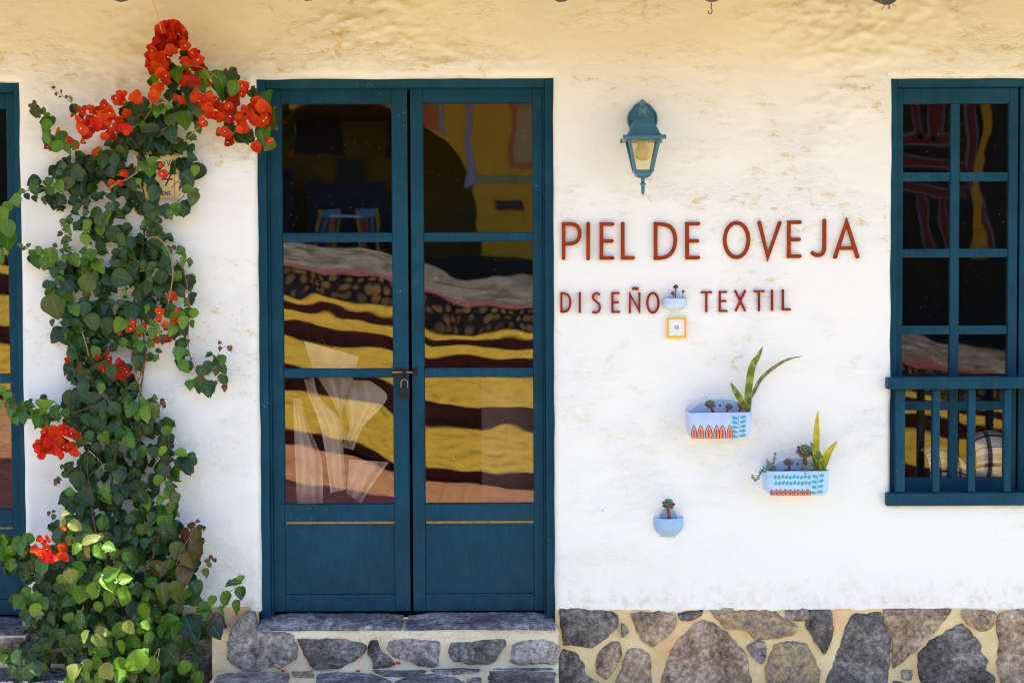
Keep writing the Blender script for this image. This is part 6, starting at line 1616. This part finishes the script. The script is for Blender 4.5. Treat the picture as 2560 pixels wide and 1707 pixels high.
for (cx_, cy_, hx, hy, n_) in ((385, 290, 75, 45, 34), (350, 360, 90, 40, 34), (240, 435, 105, 50, 46), (330, 545, 70, 30, 8), (350, 650, 75, 45, 22), (290, 740, 120, 60, 44), (250, 850, 80, 60, 34), (255, 960, 80, 60, 34), (285, 1080, 100, 60, 44), (290, 1200, 110, 70, 52), (290, 1310, 120, 60, 50)):
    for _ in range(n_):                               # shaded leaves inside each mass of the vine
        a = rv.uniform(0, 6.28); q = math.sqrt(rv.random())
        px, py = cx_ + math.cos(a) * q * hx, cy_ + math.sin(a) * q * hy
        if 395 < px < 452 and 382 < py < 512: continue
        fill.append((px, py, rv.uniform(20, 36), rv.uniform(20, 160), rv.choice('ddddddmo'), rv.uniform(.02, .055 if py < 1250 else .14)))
for _ in range(60):                                   # below the edge of the photograph, down to the ground
    fill.append((rv.uniform(90, 470), rv.uniform(1700, 1800), rv.uniform(30, 46), rv.uniform(30, 150), rv.choice('ddm'), rv.uniform(.05, .40)))
def leaf_ok(px, py): return -15 < px < 2575 and -15 < py < 1722
lead.sort(key=lambda t: -t[2] if leaf_ok(t[0], t[1]) else 0)
single, rest = lead[:300], lead[300:] + fill
for i, (px, py, ln, ang, tone, d) in enumerate(single):
    mw, L = leaf_matrix(px, py, ln, ang, d)
    o = bpy.data.objects.new('leaf', get_leaf(TONE[tone], rv.randrange(NV))); COL.objects.link(o)
    o.parent = vine; o.matrix_parent_inverse = vine.matrix_world.inverted(); o.matrix_basis = mw
tones = ['ld', 'lm', 'll', 'lo', 'ly', 'lr', 'lb']
bm = bmesh.new(); uvl = bm.loops.layers.uv.new('UVMap')
VR = [leaf_mesh('leaf', None, v * 7 + 3) for v in range(NV)]
for (px, py, ln, ang, tone, d) in rest:
    mw, L = leaf_matrix(px, py, ln, ang, d, 1.15); tri_rows(VR[rv.randrange(NV)], bm, uvl, mw, tones.index(TONE[tone]))
me = bpy.data.meshes.new('small_leaves'); bm.to_mesh(me); bm.free()
for t_ in tones: me.materials.append(M[t_])
o = link('small_leaves', me, vine, []); o.matrix_parent_inverse = vine.matrix_world.inverted(); tag(o, kind='stuff')
# flowers: three papery bracts round a cream floret
def flower_mesh(seed, mat, floret=True):
    r = random.Random(seed); bm = bmesh.new(); me = bpy.data.meshes.new('flower')
    n0 = r.uniform(0, 6)
    for k in range(3):
        a = n0 + k * 2.094 + r.uniform(-.2, .2); d = Vector((math.cos(a), math.sin(a), 0)); s = Vector((-d.y, d.x, 0)); cup = r.uniform(.25, .9); wd = r.uniform(.36, .48)
        rows = []
        for t in (0.02, .2, .45, .7, .88, 1.0):
            w = wd * (math.sin(math.pi * min(1, t ** .75 * .93 + .05)) ** .8) if t < 1 else 0.01
            lift = cup * t * .45 - .16 * t * t * r.uniform(.5, 1.6)
            rows.append([bm.verts.new(d * t * .62 + s * u * w + Vector((0, 0, lift + abs(u) ** 2 * .16 + .035 * math.sin(t * 9 + u * 3 + k)))) for u in (-1, -.5, 0, .5, 1)])
        for A, B in zip(rows, rows[1:]):
            for q in range(4):
                f = bm.faces.new((A[q], A[q + 1], B[q + 1], B[q])); f.smooth = True
    nf = r.choice((1, 1, 2)) if floret else 0
    for k in range(nf):
        c = Vector((r.uniform(-.12, .12), r.uniform(-.12, .12), .34)); n = 8
        lo_ = [bm.verts.new(c + Vector((.025 * math.cos(6.283 * q / n), .025 * math.sin(6.283 * q / n), -.30))) for q in range(n)]
        hi_ = [bm.verts.new(c + Vector((.062 * math.cos(6.283 * q / n), .062 * math.sin(6.283 * q / n), 0))) for q in range(n)]
        for q in range(n): bm.faces.new((lo_[q], lo_[(q + 1) % n], hi_[(q + 1) % n], hi_[q])).material_index = 1
        ctr = bm.verts.new(c + Vector((0, 0, -.05)))
        for q in range(n): bm.faces.new((hi_[q], hi_[(q + 1) % n], ctr)).material_index = 1
    bm.to_mesh(me); bm.free(); me.materials.append(mat); me.materials.append(M['floret']); return me
FM = {k: [flower_mesh(40 + i, M[k], i % 3 == 0) for i in range(6)] for k in ('petal', 'petal_pink', 'petal_dark')}
def put_flower(px, py, sz, d, kind, one=True):
    c = W(px, py, -d); n_ = Vector((rv.uniform(-.8, .8), -1, rv.uniform(-.7, .7))).normalized()
    q = n_.to_track_quat('Z', 'Y').to_matrix() @ Matrix.Rotation(rv.uniform(0, 6.28), 3, 'Z')
    L = sz / FOCAL_PX * (6.13 - d) * rv.uniform(1.15, 1.5)
    o = bpy.data.objects.new('flower', rv.choice(FM[kind])); COL.objects.link(o)
    o.parent = vine; o.matrix_parent_inverse = vine.matrix_world.inverted()
    o.matrix_basis = Matrix.Translation(c) @ q.to_4x4() @ Matrix.Diagonal((L, L, L, 1))
nf = 0
for (px, py, sz, _) in parse(FL, 3):
    dark = rv.random() < .12 or (760 < py < 960 and px < 320)
    for k in range(2 if sz > 13 and py < 420 else 1):
        if nf > 290: break
        put_flower(px + (rv.uniform(-7, 7) if k else 0), py + (rv.uniform(-7, 7) if k else 0), sz * (1.05 if not k else .9), vdepth(px, py) + .03 + rv.uniform(-.02, .035) - .03 * k, 'petal_dark' if dark or (k and rv.random() < .3) else ('petal_pink' if rv.random() < .08 else 'petal')); nf += 1
for (px, py, sz, _) in parse(PK, 3):
    put_flower(px, py, sz, .20 + rv.uniform(-.02, .03), 'petal_pink' if rv.random() < .6 else 'petal'); nf += 1
for (px, py, sz, _) in parse(PK2, 3):
    put_flower(px, py, sz, sun_depth(W(px, py, -.4).z) + rv.uniform(.0, .06), 'petal_pink' if rv.random() < .35 else 'petal'); nf += 1
# stems
def stem(pts, r0, r1, mat, dd=0.0, nm='stem'):
    P = smooth_path([W(a, b, -max(.012, (c if c is not None else vdepth(a, b) + dd))) for a, b, c in [(p + (None,))[:3] for p in pts]], 5)
    bm = bmesh.new(); n = len(P)
    tube(bm, P, [.72 * (r0 + (r1 - r0) * i / (n - 1)) * (1 + .18 * nz(i * .7, r0 * 900, a_, 1)) for i, a_ in enumerate([1.0] * n)], 7)
    from_bm(nm, bm, mat, vine, smooth=True)
stem([(240, 1770, .22), (255, 1560, .2), (272, 1310, .12), (282, 1180, .09), (300, 1080, .06), (330, 1010, .03), (340, 900, .03), (335, 760, .02), (345, 690, .02), (358, 610, .02), (362, 500, .02), (345, 420, .02), (360, 330, .03), (385, 250, .06), (395, 150, .11)], .010, .003, M['stem'])
stem([(300, 1770, .25), (310, 1500, .2), (345, 1250, .06), (350, 1010, .05), (357, 940, .05), (363, 875, .05), (350, 780, .02)], .008, .004, M['stem'])
stem([(327, 875, .075), (335, 925, .075), (345, 955, .075), (355, 990, .07), (360, 1010, .06)], .0062, .0055, M['stem_pale'])
stem([(345, 955, .07), (352, 935, .07), (362, 900, .075)], .004, .004, M['stem_red'])
stem([(368, 600), (384, 592), (405, 603), (425, 636), (432, 680), (428, 720), (420, 760)], .0048, .0035, M['stem_pale'], .05)
stem([(460, 354), (480, 335), (506, 310)], .0042, .0038, M['stem_pale'], .04)
stem([(262, 480), (290, 460), (320, 446), (345, 430)], .005, .004, M['stem_pale'], .05)
stem([(470, 163), (500, 168), (520, 178), (545, 195)], .0028, .002, M['stem_pale'], .06)
stem([(360, 300), (375, 280), (395, 257)], .004, .003, M['stem'], .02)
stem([(430, 470), (445, 455), (460, 480), (455, 495), (430, 515)], .003, .0022, M['stem_red'], .03)
stem([(440, 650), (455, 670), (465, 700), (472, 745), (472, 800), (470, 850), (474, 885), (480, 905), (490, 930)], .0034, .002, M['stem_red'], .02)
stem([(490, 930), (510, 955), (535, 960), (547, 940), (540, 905), (545, 885), (558, 868), (566, 866)], .0022, .0012, M['stem_red'], .0)
stem([(125, 216), (145, 232), (170, 250), (200, 275), (240, 300)], .0015, .0026, M['stem_red'], .02)
stem([(78, 258), (95, 282), (112, 308), (122, 335), (140, 362), (170, 380)], .0012, .0028, M['stem'], .01)
stem([(-40, 985), (0, 1002), (40, 1010), (75, 1024), (115, 1030), (170, 1034), (220, 1020)], .002, .003, M['stem_red'], .0)
stem([(-30, 560), (10, 525), (30, 500), (60, 480), (110, 470), (170, 465)], .002, .003, M['stem'], .0)
stem([(50, 615), (75, 625), (110, 634), (160, 655), (200, 670), (240, 690)], .0012, .0022, M['stem_red'], .0)
stem([(440, 1414), (455, 1375), (475, 1340), (488, 1310), (496, 1305)], .0034, .0016, M['stem_red'], .04)
stem([(500, 1430), (515, 1410), (530, 1397)], .0018, .001, M['stem_red'], .02)
stem([(520, 1550), (550, 1512), (575, 1480), (600, 1450)], .0024, .0012, M['stem'], .03)
stem([(200, 1130), (205, 1200), (225, 1260), (240, 1330)], .0034, .004, M['stem_red'], .0)
stem([(222, 1120), (218, 1180), (230, 1240)], .003, .003, M['stem_red'], .01)
stem([(205, 830), (215, 860), (222, 890)], .004, .004, M['stem_pale'], .02)
stem([(385, 1640, .45), (398, 1620, .45), (392, 1660, .46)], .0012, .0012, M['stem_pale'])
stem([(130, 1000), (180, 1030), (240, 1010), (290, 990)], .002, .004, M['stem'], -.02)
stem([(60, 1360), (120, 1400), (180, 1430), (240, 1470)], .002, .005, M['stem'], -.02)
stem([(10, 1640), (80, 1640), (160, 1620), (240, 1640)], .0018, .004, M['stem'], -.03)
stem([(420, 1160), (425, 1240), (410, 1300), (380, 1400)], .003, .005, M['stem_red'], -.01)
# loose petals on the step
for (px, py) in ((995, 1656), (708, 1676), (895, 1677)):
    p = Wz(px, py, LS_Z + .006) if py > 1670 else W(px, py, YR - .02)
    pt = tag(empty('fallen_petal', p), 'dry orange petal ' + {995: 'caught on the stones of the doorstep', 708: 'lying on the lower step near its left end', 895: 'lying on the lower step under the middle of the door'}[px], 'petal', 'dry petals on the step')
    bm = bmesh.new(); g = [[bm.verts.new(p + Vector((u * .010, (v * .007 if py > 1670 else -.004 * u * u), (v * .006 if py < 1670 else .004 * u * u + .003 * v)))) for u in (-1, -.4, .4, 1)] for v in (-1, 0, 1)]
    for i in range(2):
        for k in range(3): bm.faces.new((g[i][k], g[i][k + 1], g[i + 1][k + 1], g[i + 1][k]))
    from_bm('petal', bm, M['petal'], pt, smooth=True)
